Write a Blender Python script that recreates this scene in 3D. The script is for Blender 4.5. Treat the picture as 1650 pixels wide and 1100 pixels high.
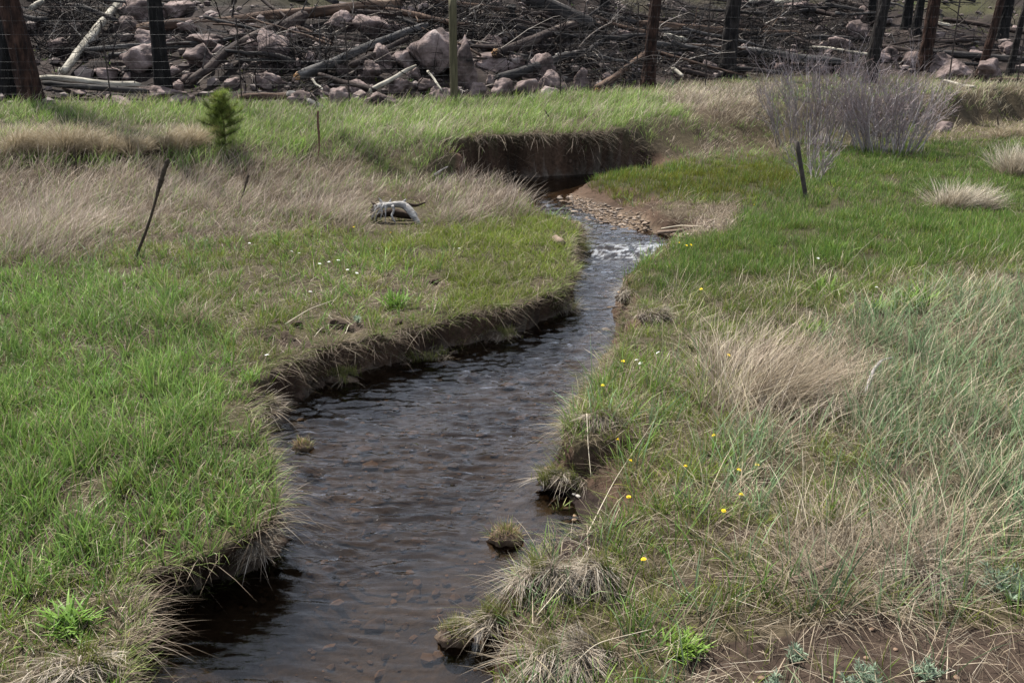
import bpy, math, random
import numpy as np
from mathutils import Vector, Matrix

for o in list(bpy.data.objects):
    bpy.data.objects.remove(o, do_unlink=True)
scene = bpy.context.scene
COL = scene.collection
rng = np.random.default_rng(11)
random.seed(11)
rad = math.radians

# ------------------------------------------------------------------ camera, sky, sun, exposure
CAM_H, PITCH, FPX = 1.7, rad(17.6), 1604.0
cam_d = bpy.data.cameras.new('camera'); cam = bpy.data.objects.new('camera', cam_d); COL.objects.link(cam)
cam.location = (0, 0, CAM_H); cam.rotation_euler = (rad(90) - PITCH, 0, 0)
cam_d.sensor_width = 36.0; cam_d.lens = 35.0
cam_d.clip_start = 0.05; cam_d.clip_end = 2000
scene.camera = cam

SUN_EL, SUN_AZ = rad(56), rad(-38)
world = bpy.data.worlds.new('World'); scene.world = world; world.use_nodes = True
wn = world.node_tree; wn.nodes.clear()
sky = wn.nodes.new('ShaderNodeTexSky'); sky.sky_type = 'NISHITA'; sky.sun_disc = False
sky.sun_elevation = SUN_EL; sky.sun_rotation = SUN_AZ; sky.altitude = 2300; sky.dust_density = 1.5
bg = wn.nodes.new('ShaderNodeBackground'); bg.inputs[1].default_value = 0.05
wo = wn.nodes.new('ShaderNodeOutputWorld')
# broken white cloud over the blue
tc = wn.nodes.new('ShaderNodeTexCoord'); mp = wn.nodes.new('ShaderNodeMapping'); mp.inputs['Scale'].default_value = (1, 1, 2.2)
nz = wn.nodes.new('ShaderNodeTexNoise'); nz.inputs['Scale'].default_value = 2.3; nz.inputs['Detail'].default_value = 7; nz.inputs['Roughness'].default_value = .55
cr = wn.nodes.new('ShaderNodeValToRGB'); cr.color_ramp.elements[0].position = .30; cr.color_ramp.elements[1].position = .56
cr.color_ramp.elements[0].color = (0, 0, 0, 1); cr.color_ramp.elements[1].color = (.85, .85, .85, 1)
mxw = wn.nodes.new('ShaderNodeMix'); mxw.data_type = 'RGBA'; mxw.inputs[7].default_value = (10.0, 10.8, 12.4, 1)
wn.links.new(tc.outputs['Generated'], mp.inputs[0]); wn.links.new(mp.outputs[0], nz.inputs['Vector'])
wn.links.new(nz.outputs[0], cr.inputs[0]); wn.links.new(cr.outputs[0], mxw.inputs[0])
wn.links.new(sky.outputs[0], mxw.inputs[6]); wn.links.new(mxw.outputs[2], bg.inputs[0]); wn.links.new(bg.outputs[0], wo.inputs[0])

sd = bpy.data.lights.new('sun', 'SUN'); sd.energy = 5.0; sd.angle = rad(.7); sd.color = (1.0, .955, .88)
sun = bpy.data.objects.new('sun', sd); COL.objects.link(sun)
sv = Vector((math.sin(SUN_AZ) * math.cos(SUN_EL), math.cos(SUN_AZ) * math.cos(SUN_EL), math.sin(SUN_EL)))
sun.rotation_euler = sv.to_track_quat('Z', 'Y').to_euler(); sun.location = (-10, 12, 30)
vs = scene.view_settings; vs.view_transform = 'Standard'; vs.look = 'None'; vs.gamma = 1; vs.use_curve_mapping = False
vs.exposure = 1.72
scene.render.engine = 'CYCLES'
scene.cycles.sample_clamp_direct = 2.0; scene.cycles.max_bounces = 6; scene.cycles.transparent_max_bounces = 8; scene.cycles.diffuse_bounces = 3

# ------------------------------------------------------------------ numeric helpers
def sstep(t):
    t = np.clip(t, 0, 1); return t * t * (3 - 2 * t)
def _h(ix, iy, iz, s):
    n = (ix.astype(np.int64) * 374761393 + iy.astype(np.int64) * 668265263 + iz.astype(np.int64) * 2147483647 + s * 1274126177) & 0xffffffff
    n = ((n ^ (n >> 13)) * 1274126177) & 0xffffffff
    n = ((n ^ (n >> 16)) * 2246822519) & 0xffffffff
    return ((n ^ (n >> 15)) & 0xffff) / 65535.0
def vn2(x, y, s=0):
    x = np.asarray(x, float); y = np.asarray(y, float)
    ix = np.floor(x); iy = np.floor(y); fx = x - ix; fy = y - iy
    ux = fx * fx * (3 - 2 * fx); uy = fy * fy * (3 - 2 * fy); z = np.zeros_like(ix)
    a = _h(ix, iy, z, s); b = _h(ix + 1, iy, z, s); c = _h(ix, iy + 1, z, s); d = _h(ix + 1, iy + 1, z, s)
    return (a + (b - a) * ux) * (1 - uy) + (c + (d - c) * ux) * uy
def fbm(x, y, o=4, s=0, g=.5):
    r = 0; a = 1; t = 0
    for i in range(o):
        r = r + a * vn2(x * 2 ** i, y * 2 ** i, s + i * 7); t += a; a *= g
    return r / t - .5
def vn3(p, s=0):
    i = np.floor(p); f = p - i; u = f * f * (3 - 2 * f); r = 0
    for dx in (0, 1):
        for dy in (0, 1):
            for dz in (0, 1):
                w = (u[:, 0] if dx else 1 - u[:, 0]) * (u[:, 1] if dy else 1 - u[:, 1]) * (u[:, 2] if dz else 1 - u[:, 2])
                r = r + w * _h(i[:, 0] + dx, i[:, 1] + dy, i[:, 2] + dz, s)
    return r - .5
def fbm3(p, o=3, s=0):
    r = 0; a = 1
    for k in range(o):
        r = r + a * vn3(p * 2 ** k, s + k * 5); a *= .5
    return r

CP, SP = math.cos(PITCH), math.sin(PITCH)
def ray(px, py):
    u = (px - 825) / FPX; v = (550 - py) / FPX
    return np.array([u, CP + v * SP, -SP + v * CP])
def at_z(px, py, z):
    d = ray(px, py); t = (z - CAM_H) / d[2]; return np.array([d[0] * t, d[1] * t])
def project(x, y, z):
    zz = z - CAM_H; dep = y * CP - zz * SP; up = y * SP + zz * CP
    dep = np.maximum(dep, .05)
    return 825 + FPX * x / dep, 550 - FPX * up / dep

# ------------------------------------------------------------------ the lie of the land
def zw(y):       # water surface height along the brook
    return np.interp(y, [0, 8.25, 8.6, 9.2, 12.0], [-.20, -.20, -.15, -.145, -.10])
# brook outline (waterline points of the two banks, far pool included); bw = width over which the bank rises, oh = sod overhang
L_ = [(250,1500,.06,.06),(255,1240,.06,.06),(255,1110,.06,.07),(248,1040,.06,.08),(262,990,.05,.10),(325,966,.05,.12),(395,945,.05,.12),(440,920,.05,.10),(474,893,.05,.06),(458,835,.06,.05),
      (448,780,.06,.05),(436,722,.07,.05),(438,684,.08,.06),(470,652,.10,.05),(540,620,.09,.05),(640,593,.07,.06),(740,566,.06,.06),(850,532,.06,.06),(902,512,.06,.05),
      (924,485,.06,.05),(926,440,.08,.04),(937,410,.08,.05),(954,384,.10,.03),
      (938,374,.3,0),(903,358,.3,0),(866,336,.3,0),(843,314,.3,0),(790,309,.3,0),(750,300,.3,0),
      (768,291,.10,.05),(880,284,.07,.06),(960,279,.07,.06),(1020,274,.10,.03),(1045,272,.3,0)]
R_ = [(1045,275,.4,0),(1000,282,.4,0),(940,292,.4,0),(905,304,.5,0),(890,316,.9,0),(908,336,1.2,0),(945,356,1.2,0),(985,370,1.0,0),
      (1040,376,.5,0),(1082,381,.4,0),(1088,391,.35,0),(1068,403,.25,0),(1052,417,.25,0),(1030,437,.22,0),(1003,470,.18,0),(994,492,.18,0),(985,530,.25,0),(958,570,.28,0),
      (930,606,.28,0),(906,655,.22,0),(896,702,.16,.02),(868,748,.14,.03),(860,786,.20,0),(882,800,.45,0),(900,832,.5,0),(893,872,.45,0),(872,905,.22,0),(850,948,.14,.02),(800,978,.16,0),
      (762,1003,.2,0),(772,1045,.2,.02),(766,1100,.16,.02),(762,1240,.16,0),(760,1500,.16,0)]
def _wpt(px, py):
    z = -.2
    for _ in range(6):
        p = at_z(px, py, z); z = float(zw(p[1]))
    return p
_pl = [(a - (40 if b > 985 else 26 if b > 560 else 10) if b > 400 else a, b, c, e) for a, b, c, e in L_] + [(a + (20 if 560 < b < 960 else 0), b, c, e) for a, b, c, e in R_]
POLY = np.array([_wpt(a[0], a[1]) for a in _pl]); PBW = np.array([a[2] for a in _pl]); POH = np.array([a[3] for a in _pl])
def creek(x, y):
    """signed distance to the brook (negative inside), bank width, overhang, outward normal"""
    x = np.asarray(x, float); y = np.asarray(y, float)
    best = np.full(x.shape, 1e9); bw = np.zeros(x.shape); oh = np.zeros(x.shape); nx = np.zeros(x.shape); ny = np.zeros(x.shape)
    inside = np.zeros(x.shape, bool); n = len(POLY)
    for i in range(n):
        a = POLY[i]; b = POLY[(i + 1) % n]; ex, ey = b - a
        t = np.clip(((x - a[0]) * ex + (y - a[1]) * ey) / (ex * ex + ey * ey + 1e-12), 0, 1)
        dx = x - (a[0] + ex * t); dy = y - (a[1] + ey * t); d2 = dx * dx + dy * dy
        m = d2 < best
        best = np.where(m, d2, best); j = (i + 1) % n
        bw = np.where(m, PBW[i] + (PBW[j] - PBW[i]) * t, bw); oh = np.where(m, POH[i] + (POH[j] - POH[i]) * t, oh)
        nx = np.where(m, dx, nx); ny = np.where(m, dy, ny)
        c = ((a[1] > y) != (b[1] > y)) & (x < (b[0] - a[0]) * (y - a[1]) / (b[1] - a[1] + 1e-12) + a[0])
        inside ^= c
    d = np.sqrt(best); k = np.maximum(d, 1e-6)
    s = np.where(inside, -1.0, 1.0)
    return d * s, bw, oh, nx / k * s, ny / k * s
TERR = [(-900,345,2.2),(0,338,2.2),(400,325,2.0),(600,312,1.6),(690,312,.7),(745,304,.22),(785,292,.09),(880,284,.07),(945,280,.07),(990,277,.16),(1050,272,1.0),(1180,257,1.7),(1290,246,1.8),(1400,235,1.4),(1500,215,.8),(1650,203,.7),(2400,190,.8)]
_tp = np.array([at_z(a[0], a[1], -.06) for a in TERR]); _tw = np.array([a[2] for a in TERR])
HX = np.array([-14, -9, -1, 0, 1.5, 3.2, 5.2, 10, 15.]); HY = np.array([15.4, 16.0, 16.6, 17.2, 18.8, 20.3, 22.6, 22.6, 23.])
def hill_s(x, y):
    return y - np.interp(x, HX, HY) + .5 * fbm(x * .6, y * .6, 2, 91)
def terr_wob(x): return .48 * fbm(x * 1.7, x * .3, 4, 40) + .10
def meadow(x, y):
    ye = np.interp(x, _tp[:, 0], _tp[:, 1]); w = np.interp(x, _tp[:, 0], _tw)
    wob = terr_wob(x)
    t = sstep((y - ye - wob) / w)
    z = t * (.42 + .02 * np.clip(y - 13, 0, 12)) + .05 * fbm(x * .9, y * .9, 3, 3) + .035 * fbm(x * 3.3, y * 3.3, 3, 4)
    # low hummocks of turf
    z = z + .075 * np.maximum(fbm(x * 6, y * 6, 3, 77), 0) * np.clip(1.4 - y / 14, 0, 1)
    s = hill_s(x, y)
    sl = np.interp(x, [-10, 0, 5, 12], [.33, .32, .27, .24])
    hs = np.where(s > 0, sl * (s * s / (s + .6)), 0)
    hs = np.where(s > 42, sl * (41.4 + (s - 42) * .12), hs)
    z = z + hs + np.where(s > 0, np.clip(s / 2, 0, 1) * (.55 * fbm(x * .55, y * .55, 3, 21) + .22 * fbm(x * 2, y * 2, 3, 22)), 0)
    # right foreground slumps a little towards bare soil
    return z
def height(x, y, full=False):
    d, bw, oh, nx, ny = creek(x, y); m = meadow(x, y); w = zw(y)
    dj = d + (.17 * fbm(x * 2.7, y * 2.7, 3, 60) + .07 * fbm(x * 8, y * 8, 3, 61)) * np.clip(y / 5, .8, 1.5) * np.where(d > -.3, 1, 0); d = dj
    k = sstep((d + .012) / np.maximum(bw, .03))
    out = (w - .02) + (m - (w - .02)) * k
    ins = w - .02 - np.clip(-d * .45, 0, .15) + .02 * fbm(x * 7, y * 7, 3, 9) * np.clip(-d * 6, 0, 1)
    z = np.where(d < 0, np.minimum(ins, out), out)
    return (z, d, bw, oh, nx, ny, k) if full else z
def surf(x, y):
    """terrain point after the sod overhang is pushed out over the water"""
    z, d, bw, oh, nx, ny, k = height(x, y, True)
    amt = oh * (.55 + .9 * vn2(x * 4.5, y * 4.5, 33)) * np.exp(-np.maximum(d - bw, 0) / .13) * np.where(d > 0, 1, 0)
    prof = np.interp(k, [0, .25, .6, .85, 1], [-.25, -.35, .15, .95, 1.0])
    jit = .075 * fbm(x * 11 + z * 21, y * 11 + z * 27, 4, 64) * np.interp(k, [.02, .2, .8, 1], [0, 1, 1, .2]) * (d > -.02) * np.clip(.35 / (bw + .05), 0, 1) * np.clip(y / 4, 1, 2.2)
    amt_p = amt * prof + jit
    return x - nx * amt_p, y - ny * amt_p, z - .012 * np.clip(amt / .1, 0, 1) * (k > .9), d, k
_YS = np.concatenate([np.arange(1.2, 12, .02), np.arange(12, 45, .03)])
def gpx(px, py):
    """where the sight line through a photo pixel meets the terrain"""
    r = ray(px, py); x = r[0] / r[1] * _YS; z = CAM_H + r[2] / r[1] * _YS
    h = height(x, _YS); i = np.argmax(z < h)
    if not (z < h).any(): i = len(_YS) - 1
    if i == 0: return np.array([x[0], _YS[0], h[0]])
    a = z[i - 1] - h[i - 1]; b = z[i] - h[i]; f = a / (a - b + 1e-12)
    y = _YS[i - 1] + (_YS[i] - _YS[i - 1]) * f; X = r[0] / r[1] * y
    return np.array([X, y, float(height(np.array([X]), np.array([y]))[0])])
def hill_px(px, py):
    """the same for many pixels that look at the hillside"""
    Y = np.arange(14, 40, .06)[None, :]; u = (px - 825) / FPX; v = (550 - py) / FPX; k = (CP + v * SP)
    X = (u / k)[:, None] * Y; Z = CAM_H + ((-SP + v * CP) / k)[:, None] * Y; Yb = np.broadcast_to(Y, X.shape)
    hit = Z < meadow(X, Yb); i = np.where(hit.any(1), hit.argmax(1), Y.shape[1] - 1); r = np.arange(len(px))
    x, y = X[r, i], Yb[r, i]; return np.stack([x, y, meadow(x, y)], 1)
def mpp(p):      # metres per photo pixel at a point
    return (p[1] * CP - (p[2] - CAM_H) * SP) / FPX
def gz(x, y):
    return float(height(np.array([x]), np.array([y]))[0])

# ------------------------------------------------------------------ mesh helpers
def mesh_np(name, V, faces, cols=None, smooth=False, mat=None):
    me = bpy.data.meshes.new(name)
    V = np.ascontiguousarray(V, np.float32); faces = [np.asarray(f) for f in faces if len(f)]
    me.vertices.add(len(V)); me.vertices.foreach_set('co', V.ravel())
    tot = np.concatenate([np.full(len(f), f.shape[1]) for f in faces]).astype(np.int32)
    idx = np.concatenate([f.ravel() for f in faces]).astype(np.int32)
    me.loops.add(len(idx)); me.loops.foreach_set('vertex_index', idx)
    me.polygons.add(len(tot)); st = np.concatenate([[0], np.cumsum(tot)[:-1]]).astype(np.int32)
    me.polygons.foreach_set('loop_start', st); me.polygons.foreach_set('loop_total', tot)
    me.polygons.foreach_set('use_smooth', np.full(len(tot), smooth, bool))
    if cols is not None:
        c = np.ones((len(V), 4), np.float32); c[:, :3] = cols
        at = me.color_attributes.new('Col', 'FLOAT_COLOR', 'POINT'); at.data.foreach_set('color', c.ravel())
    me.update(calc_edges=True); me.validate()
    if mat: me.materials.append(mat)
    return me
def tag(o, label=None, cat=None, group=None, kind=None):
    if label: o['label'] = label
    if cat: o['category'] = cat
    if group: o['group'] = group
    if kind: o['kind'] = kind
    return o
def add(name, me, parent=None, loc=(0, 0, 0), **kw):
    o = bpy.data.objects.new(name, me); COL.objects.link(o); o.location = loc
    if parent: o.parent = parent
    return tag(o, **kw)
def empty(name, loc, **kw):
    o = bpy.data.objects.new(name, None); COL.objects.link(o); o.location = loc; o.empty_display_size = .1
    return tag(o, **kw)

def tubes(P, R, sides=5, rough=0, seed=0):
    """M polylines of n points -> one vertex/face set. P (M,n,3), R (M,n)"""
    P = np.asarray(P, float); R = np.asarray(R, float); M, n, _ = P.shape
    T = np.gradient(P, axis=1); T /= np.linalg.norm(T, axis=2, keepdims=True) + 1e-9
    ref = np.where(np.abs(T[:, :1, 2:3]) > .9, np.array([[[1., 0, 0]]]), np.array([[[0, 0, 1.]]]))
    U = np.cross(T, np.broadcast_to(ref, T.shape)); U /= np.linalg.norm(U, axis=2, keepdims=True) + 1e-9
    W = np.cross(T, U)
    a = np.linspace(0, 2 * np.pi, sides, endpoint=False)
    ring = U[:, :, None, :] * np.cos(a)[None, None, :, None] + W[:, :, None, :] * np.sin(a)[None, None, :, None]
    V = P[:, :, None, :] + ring * R[:, :, None, None]
    V = V.reshape(M * n * sides, 3)
    b = (np.arange(M) * n * sides)[:, None, None]; i = np.arange(n - 1)[None, :, None] * sides; j = np.arange(sides)[None, None, :]; j2 = (j + 1) % sides
    F = np.stack([b + i + j, b + i + j2, b + i + sides + j2, b + i + sides + j], -1).reshape(-1, 4)
    c0 = (np.arange(M) * n * sides)[:, None] + np.arange(sides)[None, ::-1]; c1 = (np.arange(M) * n * sides)[:, None] + (n - 1) * sides + np.arange(sides)[None, :]
    if sides == 3: return V, [F, np.concatenate([c0, c1])]
    if sides == 4: return V, [np.concatenate([F, c0, c1])]
    return V, [F, np.concatenate([c0, c1])]
def merge(parts):
    Vs = []; Fs = {}; n = 0
    for V, F in parts:
        Vs.append(V)
        for f in F:
            if len(f): Fs.setdefault(f.shape[1], []).append(np.asarray(f) + n)
        n += len(V)
    return np.concatenate(Vs), [np.concatenate(v) for v in Fs.values()]

def blades(base, az, th, L, W, droop, tw, segs, cb, ct):
    """curved tapering leaf blades. returns V, faces, colours"""
    N = len(base); t = np.linspace(0, 1, segs + 1)
    d0 = np.stack([np.cos(az) * np.sin(th), np.sin(az) * np.sin(th), np.cos(th)], 1)
    g = np.stack([np.cos(az) * .45, np.sin(az) * .45, -.62 * np.ones(N)], 1)
    P = base[:, None, :] + L[:, None, None] * (d0[:, None, :] * t[None, :, None] + (droop[:, None] * t[None, :] ** 2)[:, :, None] * g[:, None, :])
    s = np.stack([np.cos(tw), np.sin(tw), np.zeros(N)], 1)
    wp = (1 - t ** 1.8)[None, :] * W[:, None] * .5
    wp[:, 0] *= .7
    lft = P[:, :-1] - s[:, None, :] * wp[:, :-1, None]; rgt = P[:, :-1] + s[:, None, :] * wp[:, :-1, None]
    V = np.empty((N, 2 * segs + 1, 3)); V[:, 0:2 * segs:2] = lft; V[:, 1:2 * segs:2] = rgt; V[:, -1] = P[:, -1]
    b = np.arange(N)[:, None] * (2 * segs + 1)
    q = []
    for k in range(segs - 1): q.append(np.concatenate([b + 2 * k, b + 2 * k + 1, b + 2 * k + 3, b + 2 * k + 2], 1))
    F = [np.concatenate([b + 2 * segs - 2, b + 2 * segs - 1, b + 2 * segs], 1)]
    if q: F.insert(0, np.concatenate(q))
    tt = np.concatenate([np.repeat(t[:-1], 2), [1.0]])
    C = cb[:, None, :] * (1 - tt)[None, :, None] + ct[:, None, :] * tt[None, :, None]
    return V.reshape(-1, 3), F, C.reshape(-1, 3)

# ------------------------------------------------------------------ materials
def nodes(name):
    m = bpy.data.materials.new(name); m.use_nodes = True; nt = m.node_tree; nt.nodes.clear()
    out = nt.nodes.new('ShaderNodeOutputMaterial'); return m, nt, out
def N(nt, t, **kw):
    n = nt.nodes.new(t)
    for k, v in kw.items(): setattr(n, k, v)
    return n
def mat_leaf(name, trans=.35, rough=.5, spec=.3):
    m, nt, out = nodes(name)
    a = N(nt, 'ShaderNodeAttribute', attribute_name='Col')
    p = N(nt, 'ShaderNodeBsdfPrincipled'); p.inputs['Roughness'].default_value = rough; p.inputs['Specular IOR Level'].default_value = spec
    t = N(nt, 'ShaderNodeBsdfTranslucent'); mx = N(nt, 'ShaderNodeMixShader'); mx.inputs[0].default_value = trans
    nt.links.new(a.outputs[0], p.inputs[0]); nt.links.new(a.outputs[0], t.inputs[0])
    nt.links.new(p.outputs[0], mx.inputs[1]); nt.links.new(t.outputs[0], mx.inputs[2]); nt.links.new(mx.outputs[0], out.inputs[0])
    return m
def mat_mix(name, cols, scale=6, stretch=(1, 1, 1), rough=.85, bump=.4, bscale=30, bdist=.02, coord='Object', spec=.06, pos=None, detail=6):
    """colour ramp over stretched noise, finer noise as relief"""
    m, nt, out = nodes(name)
    t = N(nt, 'ShaderNodeTexCoord'); mp = N(nt, 'ShaderNodeMapping'); mp.inputs['Scale'].default_value = stretch
    n = N(nt, 'ShaderNodeTexNoise'); n.inputs['Scale'].default_value = scale; n.inputs['Detail'].default_value = detail; n.inputs['Roughness'].default_value = .62
    r = N(nt, 'ShaderNodeValToRGB'); el = r.color_ramp.elements
    k = len(cols); pos = pos or [.30 + .40 * i / max(k - 1, 1) for i in range(k)]
    el[0].position = pos[0]; el[0].color = (*cols[0], 1); el[1].position = pos[-1]; el[1].color = (*cols[-1], 1)
    for i in range(1, k - 1):
        e = el.new(pos[i]); e.color = (*cols[i], 1)
    b = N(nt, 'ShaderNodeTexNoise'); b.inputs['Scale'].default_value = bscale; b.inputs['Detail'].default_value = 5
    bp = N(nt, 'ShaderNodeBump'); bp.inputs['Strength'].default_value = bump; bp.inputs['Distance'].default_value = bdist
    p = N(nt, 'ShaderNodeBsdfPrincipled'); p.inputs['Roughness'].default_value = rough; p.inputs['Specular IOR Level'].default_value = spec
    L = nt.links.new
    if coord == 'World':
        g = N(nt, 'ShaderNodeNewGeometry'); L(g.outputs['Position'], mp.inputs[0])
    else: L(t.outputs[coord], mp.inputs[0])
    L(mp.outputs[0], n.inputs['Vector']); L(mp.outputs[0], b.inputs['Vector']); L(n.outputs[0], r.inputs[0]); L(r.outputs[0], p.inputs[0])
    L(b.outputs[0], bp.inputs['Height']); L(bp.outputs[0], p.inputs['Normal']); L(p.outputs[0], out.inputs[0])
    return m
def mat_vcol(name, rough=.9, scale=25, var=.5, bump=.6, bscale=60, bdist=.01, spec=.04):
    m, nt, out = nodes(name); L = nt.links.new
    a = N(nt, 'ShaderNodeAttribute', attribute_name='Col'); g = N(nt, 'ShaderNodeNewGeometry')
    n = N(nt, 'ShaderNodeTexNoise'); n.inputs['Scale'].default_value = scale; n.inputs['Detail'].default_value = 8; n.inputs['Roughness'].default_value = .7
    mr = N(nt, 'ShaderNodeMapRange'); mr.inputs[1].default_value = .3; mr.inputs[2].default_value = .7; mr.inputs[3].default_value = 1 - var; mr.inputs[4].default_value = 1 + var
    mx = N(nt, 'ShaderNodeVectorMath', operation='SCALE')
    b = N(nt, 'ShaderNodeTexNoise'); b.inputs['Scale'].default_value = bscale; b.inputs['Detail'].default_value = 6
    bp = N(nt, 'ShaderNodeBump'); bp.inputs['Strength'].default_value = bump; bp.inputs['Distance'].default_value = bdist
    p = N(nt, 'ShaderNodeBsdfPrincipled'); p.inputs['Roughness'].default_value = rough; p.inputs['Specular IOR Level'].default_value = spec
    L(g.outputs['Position'], n.inputs['Vector']); L(g.outputs['Position'], b.inputs['Vector']); L(n.outputs[0], mr.inputs[0])
    L(a.outputs[0], mx.inputs[0]); L(mr.outputs[0], mx.inputs['Scale']); L(mx.outputs[0], p.inputs[0])
    L(b.outputs[0], bp.inputs['Height']); L(bp.outputs[0], p.inputs['Normal']); L(p.outputs[0], out.inputs[0])
    return m
M_GRASS = mat_leaf('grass_blades', .30, .5, .10)
M_DRY = mat_leaf('dry_grass_blades', .20, .6, .08)
M_GROUND = mat_vcol('ground_soil')
M_STONE = mat_vcol('small_stones', .8, 40, .25, .3, 80, .004, .1)
M_TWIG = mat_vcol('dead_twigs', .9, 30, .3, .2, 90, .003, .05)
M_ROCK = mat_mix('boulder_stone', [(.013, .011, .011), (.06, .046, .042), (.13, .10, .093), (.25, .215, .20)], 2.6, (1, 1, 1.2), .9, .7, 11, .05, 'World', .04, [.30, .44, .58, .74], 9)
M_CHAR = mat_mix('charred_bark', [(.004, .004, .004), (.008, .0075, .0072), (.02, .018, .0165)], 9, (1.5, 1.5, .42), .8, 1.0, 11, .08, 'Object', .05, [.3, .52, .74])
M_BARK = mat_mix('scorched_brown_bark', [(.006, .005, .005), (.022, .013, .010), (.052, .029, .021)], 9, (1.5, 1.5, .42), .85, 1.0, 10, .09, 'Object', .05, [.32, .52, .72])

def mat_log(name, cols, pos):
    m = mat_mix(name, cols, 2.2, (3.2, 3.2, .55), .85, .7, 12, .02, 'Object', .05, pos, 8); return m
# logs are modelled along their own z axis, so the grain runs with the trunk
M_LOGS = {
 'char': mat_log('log_charred', [(.010, .010, .010), (.03, .027, .026), (.10, .088, .08), (.17, .15, .135)], [.34, .54, .64, .74]),
 'dark': mat_log('log_dark_bark', [(.012, .010, .010), (.024, .018, .016), (.055, .042, .036), (.22, .19, .16)], [.30, .48, .60, .74]),
 'brown': mat_log('log_brown_wood', [(.016, .012, .010), (.038, .025, .019), (.09, .06, .043), (.27, .22, .17)], [.30, .45, .58, .74]),
 'pale': mat_log('log_bleached', [(.035, .032, .028), (.13, .12, .10), (.26, .24, .20), (.38, .36, .32)], [.28, .42, .54, .72]),
 'grey': mat_log('log_weathered_grey', [(.018, .018, .018), (.036, .034, .033), (.085, .08, .076), (.28, .265, .25)], [.30, .46, .58, .74]),
}
M_ENDWOOD = mat_mix('broken_wood', [(.06, .03, .014), (.20, .115, .055), (.30, .21, .13)], 9, (2, 2, .6), .8, .6, 25, .02)

# ------------------------------------------------------------------ photo zones -> world map of ground cover
def pmask(px, py, poly, soft):
    best = np.full(px.shape, 1e9); ins = np.zeros(px.shape, bool); n = len(poly)
    for i in range(n):
        ax, ay = poly[i]; bx, by = poly[(i + 1) % n]; ex, ey = bx - ax, by - ay
        t = np.clip(((px - ax) * ex + (py - ay) * ey) / (ex * ex + ey * ey), 0, 1)
        best = np.minimum(best, (px - ax - ex * t) ** 2 + (py - ay - ey * t) ** 2)
        ins ^= ((ay > py) != (by > py)) & (px < (bx - ax) * (py - ay) / (by - ay + 1e-9) + ax)
    d = np.sqrt(best) * np.where(ins, 1, -1)
    return sstep(.5 + d / (2 * soft))
TYPES = ['G', 'S', 'D', 'P', 'T', 'K', 'O', 'B', 'F']
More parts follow.
